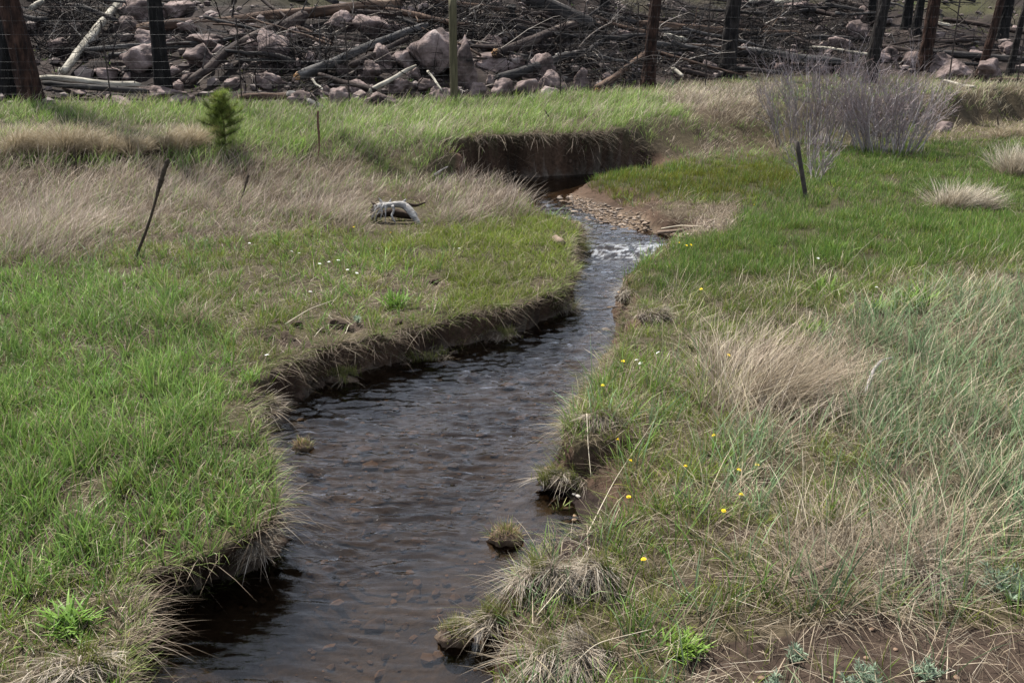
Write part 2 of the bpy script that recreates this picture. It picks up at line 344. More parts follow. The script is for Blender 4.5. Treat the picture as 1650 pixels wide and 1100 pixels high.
# G lush green, S short turf, D dead thatch, P pinkish dry, T straw, K dark sedge, O olive sedge, B blue-green, F far pale green
ZONES = [
 # poly, soft, mix, height scale, density
 ([(-900,-100),(2600,-100),(2600,1600),(-900,1600)], 1, dict(S=.42, D=.40, G=.12, B=.06), 1, 1),
 ([(-900,410),(90,430),(250,455),(330,520),(425,600),(490,830),(480,910),(290,1010),(260,1500),(-900,1500)], 26, dict(G=.70, S=.12, D=.18), 1, 1.25),
 ([(-900,960),(120,930),(260,900),(300,1010),(260,1500),(-900,1500)], 30, dict(S=.38, D=.42, G=.20), .8, 1),
 ([(250,450),(330,395),(600,355),(900,338),(975,372),(950,520),(720,610),(460,665),(410,610)], 18, dict(S=.56, D=.26, G=.18), 1, 1.1),
 ([(560,375),(900,345),(975,375),(945,500),(780,530),(660,470)], 22, dict(S=.86, D=.14), 1.1, 1.3),
 ([(470,520),(560,500),(700,520),(900,500),(930,520),(720,610),(470,660),(420,610)], 16, dict(S=.46, D=.38, G=.16), .85, 1.0),
 ([(300,440),(480,400),(720,430),(700,520),(540,520),(380,490)], 30, dict(S=.46, D=.36, G=.18), .85, .9),
 ([(-900,170),(1250,150),(1260,238),(1080,226),(760,215),(700,258),(300,276),(-900,266)], 8, dict(F=.80, T=.10, P=.10), 1, 1.2),
 ([(1060,150),(1250,138),(1240,210),(1130,205)], 14, dict(T=.55, P=.40, F=.05), .9, 1.1),
 ([(1480,130),(2400,120),(2400,176),(1480,182)], 6, dict(T=.75, F=.25), .8, .9),
 ([(1480,182),(2400,176),(2400,215),(1480,230)], 6, dict(D=.6, S=.25, T=.15), 1, .6),
 ([(1050,205),(1260,205),(1290,245),(1080,262),(1040,240)], 8, dict(F=.4, P=.35, D=.25), .6, 1),
 ([(-900,262),(330,272),(600,256),(700,250),(765,275),(800,300),(850,335),(830,352),(700,362),(590,372),(500,360),(340,356),(200,385),(130,420),(-900,430)], 22, dict(P=.66, F=.14, D=.10, S=.10), 1, 1.15),
 ([(120,345),(300,350),(480,352),(470,385),(330,400),(160,395)], 18, dict(D=.38, S=.28, P=.24, G=.10), .8, .9),
 ([(585,336),(600,318),(660,318),(700,335),(700,378),(585,380)], 7, dict(D=.4, S=.6), .6, .6),
 ([(-200,205),(330,200),(335,246),(200,256),(-200,258)], 6, dict(T=.55, F=.3, S=.15), .6, .7),
 ([(560,268),(700,250),(770,262),(720,300),(600,300)], 14, dict(F=.6, S=.2, P=.2), .6, 1),
 ([(890,310),(940,288),(1060,268),(1290,250),(1500,228),(2400,215),(2400,440),(1400,450),(1100,490),(1010,480),(1030,440),(1085,395),(1150,350),(1060,325)], 10, dict(K=.80, S=.18, D=.02), 1, 1.5),
 ([(900,312),(1000,278),(1180,262),(1290,256),(1290,300),(1180,330),(1050,330)], 14, dict(O=.75, K=.25), 1, 1.5),
 ([(970,346),(1060,326),(1190,330),(1180,372),(1080,384),(1040,372)], 8, dict(D=.80, P=.08, S=.12), .8, 1.2),
 ([(880,318),(930,318),(1040,352),(1062,376),(960,376),(895,345)], 6, dict(D=.6, S=.4), .7, .05),
 ([(1000,500),(1300,440),(1440,440),(1900,380),(1900,480),(1440,520),(1130,560),(980,600)], 22, dict(S=.48, D=.20, K=.26, T=.06), 1, 1.1),
 ([(1300,540),(1440,490),(1640,455),(2400,420),(2400,930),(1560,900),(1440,800),(1330,690),(1230,830),(1130,860),(1180,700),(1380,620)], 26, dict(B=.50, T=.14, D=.26, S=.10), 1, 1),
 ([(1140,560),(1290,545),(1385,610),(1375,655),(1270,710),(1150,700)], 26, dict(P=.26, T=.34, S=.22, D=.18), 1, .9),
 ([(1270,860),(1500,820),(1580,900),(1560,985),(1380,990),(1230,960)], 26, dict(D=.92, B=.05, T=.03), 1.6, 1.9),
 ([(1120,1030),(1290,1005),(1400,975),(1500,985),(1570,1000),(2400,950),(2400,1600),(1120,1600)], 26, dict(D=.62, B=.22, S=.16), 1.1, .22),
 ([(860,785),(905,780),(965,800),(968,880),(900,900),(870,860)], 6, dict(D=1.0), .5, .04),
]
for _cx, _cy, _rx, _ry in [(458,549,26,9),(548,526,34,10),(430,545,16,6),(702,455,16,7),(168,672,34,12),(330,600,26,9),(60,760,30,12),(245,700,22,9),(1150,925,70,12),(1290,640,36,9),(1240,770,34,10),(1040,860,24,8),(640,470,26,7),(520,470,24,7),(880,455,26,6),
                           (1390,500,30,8),(1180,860,40,10),(90,900,36,12),(230,860,24,9),(150,560,24,8),(380,520,26,8),(760,500,24,7),(1460,760,40,10),(1080,640,26,8)]:
    ZONES.append(([(_cx + _rx * math.cos(k * .785), _cy + _ry * math.sin(k * .785)) for k in range(8)], 5, dict(D=.8, S=.2), .6, .16))
def zones(px, py, x, y):
    # natural boundaries wander
    k = np.clip(90 / np.maximum(y, 2), 6, 40)
    px = px + k * 3.2 * fbm(x * 1.7, y * 1.7, 4, 201); py = py + k * 1.5 * fbm(x * 1.7, y * 1.7, 4, 202)
    W = np.zeros((len(px), len(TYPES))); hs = np.ones(len(px)); dn = np.ones(len(px))
    for poly, soft, mix, h, d in ZONES:
        m = pmask(px, py, poly, soft); v = np.array([mix.get(t, 0) for t in TYPES])
        W = W * (1 - m)[:, None] + m[:, None] * v[None, :]; hs = hs * (1 - m) + h * m; dn = dn * (1 - m) + d * m
    return W, hs, dn

# ------------------------------------------------------------------ ground sheet
def build_ground():
    ys = [-8, -5, -3, -1.5, -.5, .3, .9, 1.3]
    y = 1.5
    while y < 17.5: ys.append(y); y += max(.011, .0046 * y) if y < 9.5 else .02 if 11.0 < y < 12.7 else .0062 * y
    while y < 26: ys.append(y); y += .10
    while y < 170: ys.append(y); y += .045 * y
    ys = np.array(ys); nc = 410
    u = np.linspace(-1, 1, nc); hw = .62 * np.maximum(ys, 0) + 2.2 + np.where(ys > 24, (ys - 24) * .6, 0)
    X = u[None, :] * hw[:, None]; Y = np.repeat(ys[:, None], nc, 1)
    x = X.ravel(); y = Y.ravel()
    sx, sy, z, d, k = surf(x, y)
    px, py = project(x, y, z)
    C = np.empty((len(x), 3))
    W, hs, dn = zones(np.where(y < 1.5, 400, px), np.where(y < 1.5, 1300, py), x, y)
    turf = np.array([.026, .024, .012]); dry = np.array([.046, .035, .023]); soil = np.array([.024, .017, .013])
    dryw = (W[:, 2] + W[:, 3] + W[:, 4])[:, None]
    n1 = np.clip(fbm(x * 4, y * 4, 4, 301) * 2 + .5, 0, 1)[:, None]
    C[:] = turf * (1 - dryw) + dry * dryw
    C = C * (.55 + .45 * n1) + soil * .45 * (1 - n1)
    C = np.where((dn < .4)[:, None], soil * (.8 + .5 * n1), C)
    # bank faces and stream bed
    bank = ((k < .93) & (d > -.3))[:, None]
    C = np.where(bank, np.array([.030, .0195, .0135]) * (.6 + .9 * n1), C)
    gm = pmask(px, py, [(880,312),(930,316),(1040,350),(1070,376),(1150,352),(1170,368),(1085,395),(960,380),(895,350)], 6)[:, None] * (y < 12)[:, None] * (d > -.02)[:, None]
    C = C * (1 - gm) + gm * np.array([.06, .044, .031]) * (.7 + .6 * n1)
    tw = np.interp(x, _tp[:, 0], _tw); tt = (y - np.interp(x, _tp[:, 0], _tp[:, 1]) - terr_wob(x)) / tw
    C = np.where(((tt > -.6) & (tt < .9) & (tw < .3))[:, None], np.array([.046, .029, .020]) * (.45 + 1.1 * n1), C)
    mm = pmask(px, py, [(855,775),(905,770),(975,795),(985,880),(905,905),(865,865)], 8)[:, None] * (y < 5)[:, None]; C = C * (1 - mm) + mm * np.array([.015, .0105, .009]) * (.7 + .6 * n1)
    C = np.where((d < 0)[:, None], np.array([.050, .042, .034]) * (.5 + n1), C)
    s = hill_s(x, y); hm = sstep((s + .3) / 1.0)[:, None]
    hc = np.array([.017, .013, .0115]) * (.35 + 1.3 * n1)
    gg = np.clip(fbm(x * .5, y * .5, 3, 310) * 4 + .1, 0, 1)[:, None] * sstep((s - 4) / 3)[:, None]
    hc = hc * (1 - .5 * gg) + .5 * gg * np.array([.05, .052, .02])
    C = C * (1 - hm) + hc * hm
    r, c = len(ys), nc
    i = (np.arange(r - 1)[:, None] * c + np.arange(c - 1)[None, :]).ravel()
    F = np.stack([i, i + 1, i + c + 1, i + c], 1)
    me = mesh_np('ground', np.stack([sx, sy, z], 1), [F], C, True, M_GROUND)
    add('ground', me, kind='structure', label='meadow floor, brook bed and rocky burnt hillside behind')
build_ground()

# ------------------------------------------------------------------ water
def mat_water():
    m, nt, out = nodes('brook_water'); L = nt.links.new
    g = N(nt, 'ShaderNodeNewGeometry'); a = N(nt, 'ShaderNodeAttribute', attribute_name='Col'); sep = N(nt, 'ShaderNodeSeparateColor')
    mp = N(nt, 'ShaderNodeMapping'); mp.inputs['Scale'].default_value = (.6, 1.9, 1)
    n = N(nt, 'ShaderNodeTexNoise'); n.inputs['Scale'].default_value = 38; n.inputs['Detail'].default_value = 3; n.inputs['Distortion'].default_value = .6
    bp = N(nt, 'ShaderNodeBump'); bp.inputs['Distance'].default_value = .0022
    fr = N(nt, 'ShaderNodeFresnel'); fr.inputs[0].default_value = 1.36
    tr = N(nt, 'ShaderNodeBsdfTransparent'); tr.inputs[0].default_value = (.42, .36, .295, 1)
    gl = N(nt, 'ShaderNodeBsdfGlossy'); gl.inputs['Roughness'].default_value = .012
    mx = N(nt, 'ShaderNodeMixShader'); df = N(nt, 'ShaderNodeBsdfDiffuse'); df.inputs[0].default_value = (.8, .82, .84, 1); mf = N(nt, 'ShaderNodeMixShader')
    L(g.outputs['Position'], mp.inputs[0]); L(mp.outputs[0], n.inputs['Vector']); L(n.outputs[0], bp.inputs['Height'])
    L(a.outputs[0], sep.inputs[0]); L(sep.outputs[1], bp.inputs['Strength'])
    L(bp.outputs[0], fr.inputs['Normal']); L(bp.outputs[0], gl.inputs['Normal'])
    L(fr.outputs[0], mx.inputs[0]); L(tr.outputs[0], mx.inputs[1]); L(gl.outputs[0], mx.inputs[2])
    L(sep.outputs[0], mf.inputs[0]); L(mx.outputs[0], mf.inputs[1]); L(df.outputs[0], mf.inputs[2]); L(mf.outputs[0], out.inputs[0])
    return m
def build_water():
    ys = []; y = 1.0
    while y < 9.6: ys.append(y); y += max(.008, .0036 * y)
    while y < 18: ys.append(y); y += .06
    ys = np.array(ys); nc = 340
    xa = np.interp(ys, [1, 3, 9.6, 18], [-1.7, -1.4, -.4, -1.2]); xb = np.interp(ys, [1, 5, 9.6, 12, 18], [.6, 1.0, 2.6, 3, 6])
    u = np.linspace(0, 1, nc); X = xa[:, None] + (xb - xa)[:, None] * u[None, :]; Y = np.repeat(ys[:, None], nc, 1)
    x = X.ravel(); y = Y.ravel(); d, bw, oh, nx, ny = creek(x, y)
    px, py = project(x, y, zw(y))
    # ripples: crests lie across the current, calm in the cove by the near right bank
    act = sstep(-d / .18) * .75 + .25
    calm = pmask(px, py, [(200,1010),(480,960),(600,930),(720,860),(800,770),(880,720),(960,860),(900,1000),(800,1200),(520,1500),(200,1500)], 55)
    act = act * (1 - .78 * calm) * (.55 + .9 * vn2(x * 1.8, y * 1.3, 71))
    wx = x + .05 * fbm(x * 5, y * 5, 3, 81) + .35 * (y - 4) * 0; wy = y + .10 * fbm(x * 3, y * 3, 3, 82) + .10 * x
    h = .014 * fbm(wx * 3.4, wy * 13, 2, 51) + .026 * fbm(wx * 8, wy * 36, 2, 52) + .011 * fbm(wx * 18, wy * 64, 2, 53)
    # a ring where the current boils up
    cx, cy = at_z(640, 712, -.2); rr = np.hypot((x - cx), (y - cy) * .8); h = h + .0022 * np.cos(rr * 75) * np.exp(-((rr - .10) / .07) ** 2)
    z = zw(y) + h * act
    # riffle: broken water on the little step
    rf = np.exp(-((y - 8.46) / .17) ** 2) * np.exp(-(np.maximum(np.abs(px - 1010) - 50, 0) / 14) ** 2)
    z = z + rf * (.035 * fbm(x * 14, y * 22, 3, 55) + .008)
    foam = np.clip(rf * (fbm(x * 26, y * 60, 4, 56) * 3.0 - .06), 0, .16)
    C = np.zeros((len(x), 3)); C[:, 0] = foam; C[:, 1] = np.clip(.25 + act * .8, 0, 1)
    r, c = len(ys), nc; keep = (d < .16).reshape(r, c)
    i = (np.arange(r - 1)[:, None] * c + np.arange(c - 1)[None, :])
    kq = keep[:-1, :-1] | keep[1:, :-1] | keep[:-1, 1:] | keep[1:, 1:]
    i = i[kq]; F = np.stack([i, i + 1, i + c + 1, i + c], 1)
    used = np.unique(F); rm = -np.ones(r * c, int); rm[used] = np.arange(len(used))
    me = mesh_np('water', np.stack([x, y, z], 1)[used], [rm[F]], C[used], True, mat_water())
    add('water', me, kind='structure', label='dark rippling water of the narrow brook')
build_water()

# ------------------------------------------------------------------ grass
def hexmix(c, n, v):
    c = np.asarray(c, float); k = rng.integers(0, len(c), n); f = rng.random((n, 1))
    k2 = rng.integers(0, len(c), n); r = c[k] * f + c[k2] * (1 - f)
    return r * (1 + v * rng.normal(size=(n, 1))).clip(.5, 1.7)
GT = {  # length, sd, width, lean, lean sd, droop, blades per tuft, tuft radius, wind pull, base colours, tip colours
 'G': (.112, .045, .0056, .32, .26, .34, 8, .032, .12, [(.055,.09,.014),(.048,.085,.018)], [(.132,.225,.048),(.105,.20,.056),(.205,.28,.08),(.145,.25,.045)]),
 'S': (.064, .026, .0030, .44, .28, .25, 14, .035, .08, [(.06,.085,.012),(.07,.08,.018)], [(.18,.225,.030),(.14,.205,.028),(.24,.245,.05),(.115,.195,.024)]),
 'D': (.100, .045, .0028, 1.0, .40, .40, 11, .045, .15, [(.085,.062,.040),(.11,.082,.055)], [(.25,.205,.145),(.19,.15,.105),(.36,.31,.235)]),
 'P': (.25, .085, .0028, .55, .30, .40, 10, .06, .52, [(.085,.060,.043),(.11,.076,.054)], [(.29,.235,.185),(.35,.29,.225),(.235,.18,.14),(.42,.36,.29)]),
 'T': (.21, .075, .0028, .45, .28, .42, 8, .05, .45, [(.15,.12,.078),(.13,.10,.06)], [(.39,.34,.24),(.33,.28,.19),(.48,.43,.33)]),
 'K': (.085, .03, .0030, .26, .20, .22, 12, .04, .10, [(.04,.065,.011),(.045,.062,.013)], [(.09,.165,.032),(.075,.15,.04),(.135,.19,.036)]),
 'O': (.075, .03, .0030, .26, .20, .22, 12, .04, .10, [(.06,.064,.011),(.07,.06,.013)], [(.135,.155,.019),(.16,.152,.022),(.105,.142,.019)]),
 'B': (.150, .055, .0052, .32, .26, .32, 6, .03, .12, [(.06,.095,.045),(.075,.10,.045)], [(.165,.245,.125),(.14,.225,.112),(.215,.28,.135)]),
 'F': (.170, .055, .0034, .36, .22, .36, 9, .05, .45, [(.07,.12,.022),(.065,.11,.026)], [(.18,.265,.060),(.15,.25,.055),(.255,.30,.095)]),
}
WIND = rad(8)
def make_grass():
    store = {t: [] for t in TYPES}
    for (y0, y1, dens, segs, bm) in [(1.35, 2.8, 760, 3, 1.25), (2.8, 4.8, 700, 3, 1.15), (4.8, 9.2, 365, 2, 1.0), (9.2, 13, 185, 2, .8), (13, 20, 115, 2, .7), (20, 30, 70, 1, .6)]:
        A = .58 * (y1 * y1 - y0 * y0) + 1.4 * (y1 - y0); n = int(A * dens * 1.5)
        y = np.sqrt(rng.random(n) * (y1 * y1 - y0 * y0) + y0 * y0)
        x = rng.uniform(-1, 1, n) * (.56 * y + .7)
        z, d, bw, oh, nx, ny, k = height(x, y, True)
        px, py = project(x, y, z); W, hs, dn = zones(px, py, x, y)
        s = hill_s(x, y)
        clump = .55 + .9 * vn2(x * 2.6, y * 2.6, 401) * 1.0 - .75 * (vn2(x * 5.5, y * 5.5, 402) > .74)
        p = dn / 1.5 * clump * np.where(s > -.2, .14, 1) * np.where(s > 1.2, np.where(x > 1.5, .9, .3), 1)
        ok = (d > .012) & (rng.random(n) < p) & ((k > .55) | (rng.random(n) < .08)) & (s < 7)
        x, y, W, hs, d, s = x[ok], y[ok], W[ok], hs[ok], d[ok], s[ok]
        cw = np.cumsum(W + 1e-6, 1); cw /= cw[:, -1:]; ty = (rng.random(len(x))[:, None] > cw).sum(1)
        # types gather in patches
        for ti, t in enumerate(TYPES):
            m = ty == ti
            if not m.any(): continue
            Lm, Ls, Wd, le, ls, dr, nb, tr, wind, cb, ct = GT[t]
            nb = max(3, int(nb * bm)); X = np.repeat(x[m], nb); Y = np.repeat(y[m], nb); H = np.repeat(hs[m], nb); S = np.repeat(s[m], nb); D = np.repeat(d[m], nb)
            q = len(X); a = rng.random(q) * 2 * np.pi; r = tr * np.sqrt(rng.random(q)) * 1.2
            bx = X + np.cos(a) * r; by = Y + np.sin(a) * r
            sx, sy, sz, dd, kk = surf(bx, by)
            g = (dd > .004) & ((kk > .4))
            wa = WIND + .9 * (vn2(X * .8, Y * .8, 420) - .5) * 2
            vx = np.cos(a) * (1 - wind) * (.3 + r / tr) + np.cos(wa) * wind * 1.1 + .25 * rng.normal(size=q); vy = np.sin(a) * (1 - wind) * (.3 + r / tr) + np.sin(wa) * wind * 1.1 + .25 * rng.normal(size=q)
            az = np.arctan2(vy, vx); th = np.clip(le + ls * rng.normal(size=q), .02, 1.5)
            patch = .55 + .5 * vn2(X * 1.3, Y * 1.3, 430) + .5 * vn2(X * 4.2, Y * 4.2, 431)
            L = np.clip(Lm + Ls * rng.normal(size=q), Lm * .35, Lm * 2) * H * patch
            if t in 'GF': L *= np.clip(.55 + D / .5, .5, 1)
            L = np.where(S > .3, L * .55, L)
            far = np.maximum(1, Y / 5.0) ** .75
            Wv = Wd * far * rng.uniform(.7, 1.25, q)
            dv = np.clip(dr + .15 * rng.normal(size=q), 0, .9); tw = rng.random(q) * np.pi
            CB = hexmix(cb, q, .2) * .8; CT = hexmix(ct, q, .26)  # bases darkened so shade between the blades is in the colour
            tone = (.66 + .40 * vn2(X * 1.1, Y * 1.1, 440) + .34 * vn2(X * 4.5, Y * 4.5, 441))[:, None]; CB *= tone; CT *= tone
            if t in 'GSKBF':      # some dead blades in every tuft
                dead = rng.random(q) < .10; CT[dead] = hexmix([(.40,.34,.22),(.30,.24,.15)], dead.sum(), .1) if dead.any() else CT[dead]
            b = np.stack([sx, sy, sz - .004], 1)
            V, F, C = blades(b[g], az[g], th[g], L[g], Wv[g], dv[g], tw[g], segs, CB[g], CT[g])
            store[t].append((V, F, C))
    names = {'G': ('tall_green_grass', 'lush bright green grass covering the near left bank', 'grass', M_GRASS), 'S': ('short_turf', 'short yellowish green turf along the brook banks', 'turf', M_GRASS),
             'D': ('dead_thatch', 'matted dead grass lying between the green blades', 'thatch', M_DRY), 'P': ('dry_pinkish_grass', 'tall pinkish tan dry grass bent over by wind', 'dry grass', M_DRY),
             'T': ('straw_grass', 'pale straw coloured dry grass stems', 'dry grass', M_DRY), 'K': ('sedge', 'dark green sedge on the low flat beside the bend', 'sedge', M_GRASS),
             'O': ('olive_sedge', 'olive brown sedge below the cut bank', 'sedge', M_GRASS), 'B': ('blue_green_grass', 'blue green grass blades mixed with straw on the right bank', 'grass', M_GRASS),
             'F': ('far_meadow_grass', 'pale green windblown grass in front of the wire fence', 'grass', M_GRASS)}
    tot = 0
    for t, lst in store.items():
        if not lst: continue
        V, F = merge([(a, b) for a, b, c in lst]); C = np.concatenate([c for a, b, c in lst]); tot += sum(len(f) * (f.shape[1] - 2) for f in F)
        n, lab, cat, m = names[t]
        tag(add(n, mesh_np(n, V, F, C, False, m)), lab, cat, None, 'stuff')
    print('grass tris', tot)
make_grass()

def litter():
    """flat dead stems on the soil, roots and straw hanging from the bank lips"""
    out = []
    n = 15000; y = np.sqrt(rng.random(n) * (49 - 2.2) + 2.2); x = rng.uniform(-1, 1, n) * (.56 * y + .5)
    z, d, bw, oh, nx, ny, k = height(x, y, True); px, py = project(x, y, z)
    W, hs, dn = zones(px, py, x, y); pr = W[:, 2] * 1.2 + .15 + .5 * (dn < .5)
    m = (d > .03) & (k > .8) & (rng.random(n) < pr); x, y, z, dn = x[m], y[m], z[m], dn[m]; q = len(x)
    L = rng.uniform(.05, .20, q); b = np.stack([x, y, z + rng.uniform(.002, .03, q)], 1)
    cb = hexmix([(.25,.21,.155),(.18,.14,.10),(.33,.295,.235),(.12,.09,.06)], q, .12)
    out.append(blades(b, rng.random(q) * 6.28, rng.uniform(1.25, 1.6, q), L, rng.uniform(.0016, .0034, q), rng.uniform(0, .08, q), rng.random(q) * 3.14, 2, cb, cb * rng.uniform(.7, 1.15, (q, 1))))
    V, F = merge([(a, b) for a, b, c in out]); C = np.concatenate([c for a, b, c in out])
    tag(add('straw_litter', mesh_np('straw_litter', V, F, C, False, M_DRY)), 'loose dead straw scattered flat over soil and turf', 'straw', None, 'stuff')
    # hanging roots / sod fringe: ragged clumps with gaps, some still green
    out = []; nL = len(L_); land = nL + 10
    segs = [(i, i + 1) for i in range(0, 22)] + [(i, i + 1) for i in range(29, 33)] + [(i, i + 1) for i in range(nL + 16, nL + 29)]
    for i, j in segs:
        a, b = POLY[i], POLY[j]; ln = np.hypot(*(b - a)); far = a[1] > 10.5
        nc = int(ln * (50 if far else 85)); per = 18 if far else 16
        if nc < 1: continue
        nrm = np.array([(b - a)[1], -(b - a)[0]]) / ln
        if creek(np.array([(a + b)[0] / 2 + nrm[0] * .05]), np.array([(a + b)[1] / 2 + nrm[1] * .05]))[0][0] < 0: nrm = -nrm
        tc_ = rng.random(nc); ec = a + (b - a) * tc_[:, None]; ok = vn2(ec[:, 0] * 7, ec[:, 1] * 7, 511) > (.22 if far else .20); tc_ = tc_[ok]; nc = len(tc_)
        if nc < 1: continue
        t = np.repeat(tc_, per); q = len(t); cz = np.repeat(rng.normal(size=nc) * .6, per); cl = np.repeat(rng.uniform(.4, 1.25, nc), per); ch = np.repeat(rng.random(nc), per); co = np.repeat(rng.uniform(.15, 1.15, nc), per)
        e = a + (b - a) * t[:, None] + rng.normal(size=(q, 2)) * .018 * (2 if far else 1)
        bw = PBW[i] + (PBW[j] - PBW[i]) * t; off = np.maximum(bw * co + rng.normal(size=q) * .015, .004)
        x, y = (e + nrm * off[:, None]).T
        sx, sy, sz, dd, kk = surf(x, y)
        az = np.arctan2(-nrm[1], -nrm[0]) + cz + rng.normal(size=q) * .5
        L = (rng.uniform(.05, .26, q) if far else rng.uniform(.04, .17, q)) * cl
        th = np.clip(rng.normal(1.15, .4, q), .2, 2.2); dr = rng.uniform(.35, 1.2, q)
        cb = hexmix([(.075,.055,.038),(.045,.032,.024),(.12,.095,.065)], q, .15); ct = hexmix([(.17,.135,.095),(.085,.06,.043),(.26,.22,.165),(.12,.09,.065)], q, .15)
        gm = (ch < .34) & (not far); k = gm.sum()
        if k: cb[gm] = hexmix([(.07,.085,.025)], k, .15); ct[gm] = hexmix([(.15,.19,.05),(.19,.20,.07),(.12,.16,.04)], k, .15); th[gm] *= .6; dr[gm] *= .7
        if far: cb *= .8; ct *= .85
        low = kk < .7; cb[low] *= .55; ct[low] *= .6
        W = rng.uniform(.0016, .0034, q) * np.maximum(1, y / 5)
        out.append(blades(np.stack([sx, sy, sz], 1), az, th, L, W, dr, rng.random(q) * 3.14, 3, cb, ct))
    V, F = merge([(a, b) for a, b, c in out]); C = np.concatenate([c for a, b, c in out])
    tag(add('hanging_roots', mesh_np('hanging_roots', V, F, C, False, M_DRY)), 'dead grass and roots hanging over the bank edges', 'roots', None, 'stuff')
litter()

# ------------------------------------------------------------------ stones
def ico(sub):
    me = bpy.data.meshes.new('t'); import bmesh
    bm = bmesh.new(); bmesh.ops.create_icosphere(bm, subdivisions=sub, radius=1)
    V = np.array([v.co[:] for v in bm.verts]); F = np.array([[v.index for v in f.verts] for f in bm.faces]); bm.free(); bpy.data.meshes.remove(me)
    return V, F
ICO = {s: ico(s) for s in (1, 2, 3, 4)}
def rock_shape(sub, seed, planes=16, rough=.09):
    r_ = np.random.default_rng(seed); V, F = ICO[sub]
    n = r_.normal(size=(planes, 3)); n /= np.linalg.norm(n, axis=1, keepdims=True); off = r_.uniform(.52, .98, planes)
    dt = V @ n.T; r = np.where(dt > .05, off[None, :] / np.maximum(dt, .05), 9).min(1)
    r = np.minimum(r, 1.15)
    P = V * r[:, None]
    if sub > 2:
        P = P * (1 + rough * fbm3(V * 2.4 + seed, 4, seed))[:, None]
        cr = np.abs(fbm3(V * 1.9 + 7 + seed, 2, seed + 9)); P = P * (1 - .13 * np.exp(-(cr / .035) ** 2))[:, None]   # cracks
    return P, F
def scatter_stones(name, label, cat, x, y, sizes, cols, sub=1, sink=.3, flat=(1, .8, .55), zoff=0):
    n = len(x); shapes = [rock_shape(sub, 900 + k, 9) for k in range(8)]
    sx, sy, z, d, k = surf(x, y); Vs = []; Fs = []; Cs = []; o = 0; kk = rng.integers(0, 8, n)
    for s in range(8):
        m = np.where(kk == s)[0]
        if not len(m): continue
        P, F = shapes[s]; a = rng.random(len(m)) * 6.28; sc = sizes[m][:, None] * np.array(flat)[None, :] * rng.uniform(.75, 1.25, (len(m), 3))
        Q = P[None] * sc[:, None, :] * .5; ca, sa = np.cos(a)[:, None], np.sin(a)[:, None]
        X = Q[:, :, 0] * ca - Q[:, :, 1] * sa; Y = Q[:, :, 0] * sa + Q[:, :, 1] * ca
        Z = Q[:, :, 2] + (z[m] + sizes[m] * flat[2] * (.5 - sink) + zoff)[:, None]
        V = np.stack([X + sx[m][:, None], Y + sy[m][:, None], Z], 2)
        Vs.append(V.reshape(-1, 3)); Fs.append((F[None] + (np.arange(len(m)) * len(P))[:, None, None]).reshape(-1, 3) + o); o += len(m) * len(P)
        Cs.append(np.repeat(cols[m], len(P), 0))
    tag(add(name, mesh_np(name, np.concatenate(Vs), [np.concatenate(Fs)], np.concatenate(Cs), False, M_STONE)), label, cat, None, 'stuff')
def stones():
    n = 5200; y = rng.uniform(1.6, 9, n) ** 1.0; x = rng.uniform(-1.6, 1.8, n); d = creek(x, y)[0]; m = d < .02; x, y = x[m], y[m]; q = len(x)
    sz = np.clip(rng.lognormal(math.log(.028), .5, q), .01, .09)
    scatter_stones('brook_pebbles', 'brown pebbles lying on the brook bed under water', 'pebbles', x, y, sz, hexmix([(.075,.056,.04),(.11,.08,.055),(.07,.06,.053),(.13,.088,.052)], q, .2))
    X = []; Y = []
    for i in list(range(2, 22)) + [30, 31, 32]:
        a, b = POLY[i], POLY[i + 1]; ln = np.hypot(*(b - a)); k = int(ln * 26); t = rng.random(k)[:, None]; nr = np.array([(b - a)[1], -(b - a)[0]]) / ln
        if creek(np.array([(a + b)[0] / 2 + nr[0] * .05]), np.array([(a + b)[1] / 2 + nr[1] * .05]))[0][0] < 0: nr = -nr
        q = a + (b - a) * t + nr * rng.uniform(-.07, .03, (k, 1)); X.append(q[:, 0]); Y.append(q[:, 1])
    X = np.concatenate(X); Y = np.concatenate(Y); ok = height(X, Y, True)[6] < .45; X = X[ok]; Y = Y[ok]; k = len(X)
    scatter_stones('bank_clods', 'crumbled dark soil clods along the foot of the cut banks', 'clods', X, Y, np.clip(rng.lognormal(math.log(.045), .5, k), .02, .11), hexmix([(.030,.020,.014),(.045,.030,.021),(.022,.016,.012)], k, .2), 2, .25, (1, .8, .8))
    # gravel bar at the riffle
    n = 30000; x = rng.uniform(-.2, 3.2, n); y = rng.uniform(8.2, 12.4, n); z = height(x, y); px, py = project(x, y, z)
    g = pmask(px, py, [(884,316),(930,318),(1040,352),(1066,378),(1150,356),(1165,366),(1085,394),(960,380),(895,348)], 5); m = rng.random(n) < g; x, y = x[m], y[m]; q = len(x)
    scatter_stones('gravel_bar', 'tan and orange gravel bar above the small riffle', 'gravel', x, y, np.clip(rng.lognormal(math.log(.022), .5, q), .008, .08), hexmix([(.10,.072,.05),(.125,.088,.06),(.08,.062,.05),(.16,.13,.105)], q, .2))
    # hillside rubble
    n = 3400; x = rng.uniform(-13, 16, n); y = rng.uniform(15.5, 31, n); s = hill_s(x, y); m = (s > .1) & (s < 9) & (rng.random(n) < np.where(x > 5, .4, 1)); x, y = x[m], y[m]; q = len(x)
    scatter_stones('hillside_rubble', 'small broken stones strewn over the burnt slope', 'rubble', x, y, np.clip(rng.lognormal(math.log(.13), .55, q), .05, .4), hexmix([(.07,.055,.05),(.10,.08,.073),(.05,.038,.035),(.14,.115,.107)], q, .15), 1, .3, (1, .85, .7))
stones()

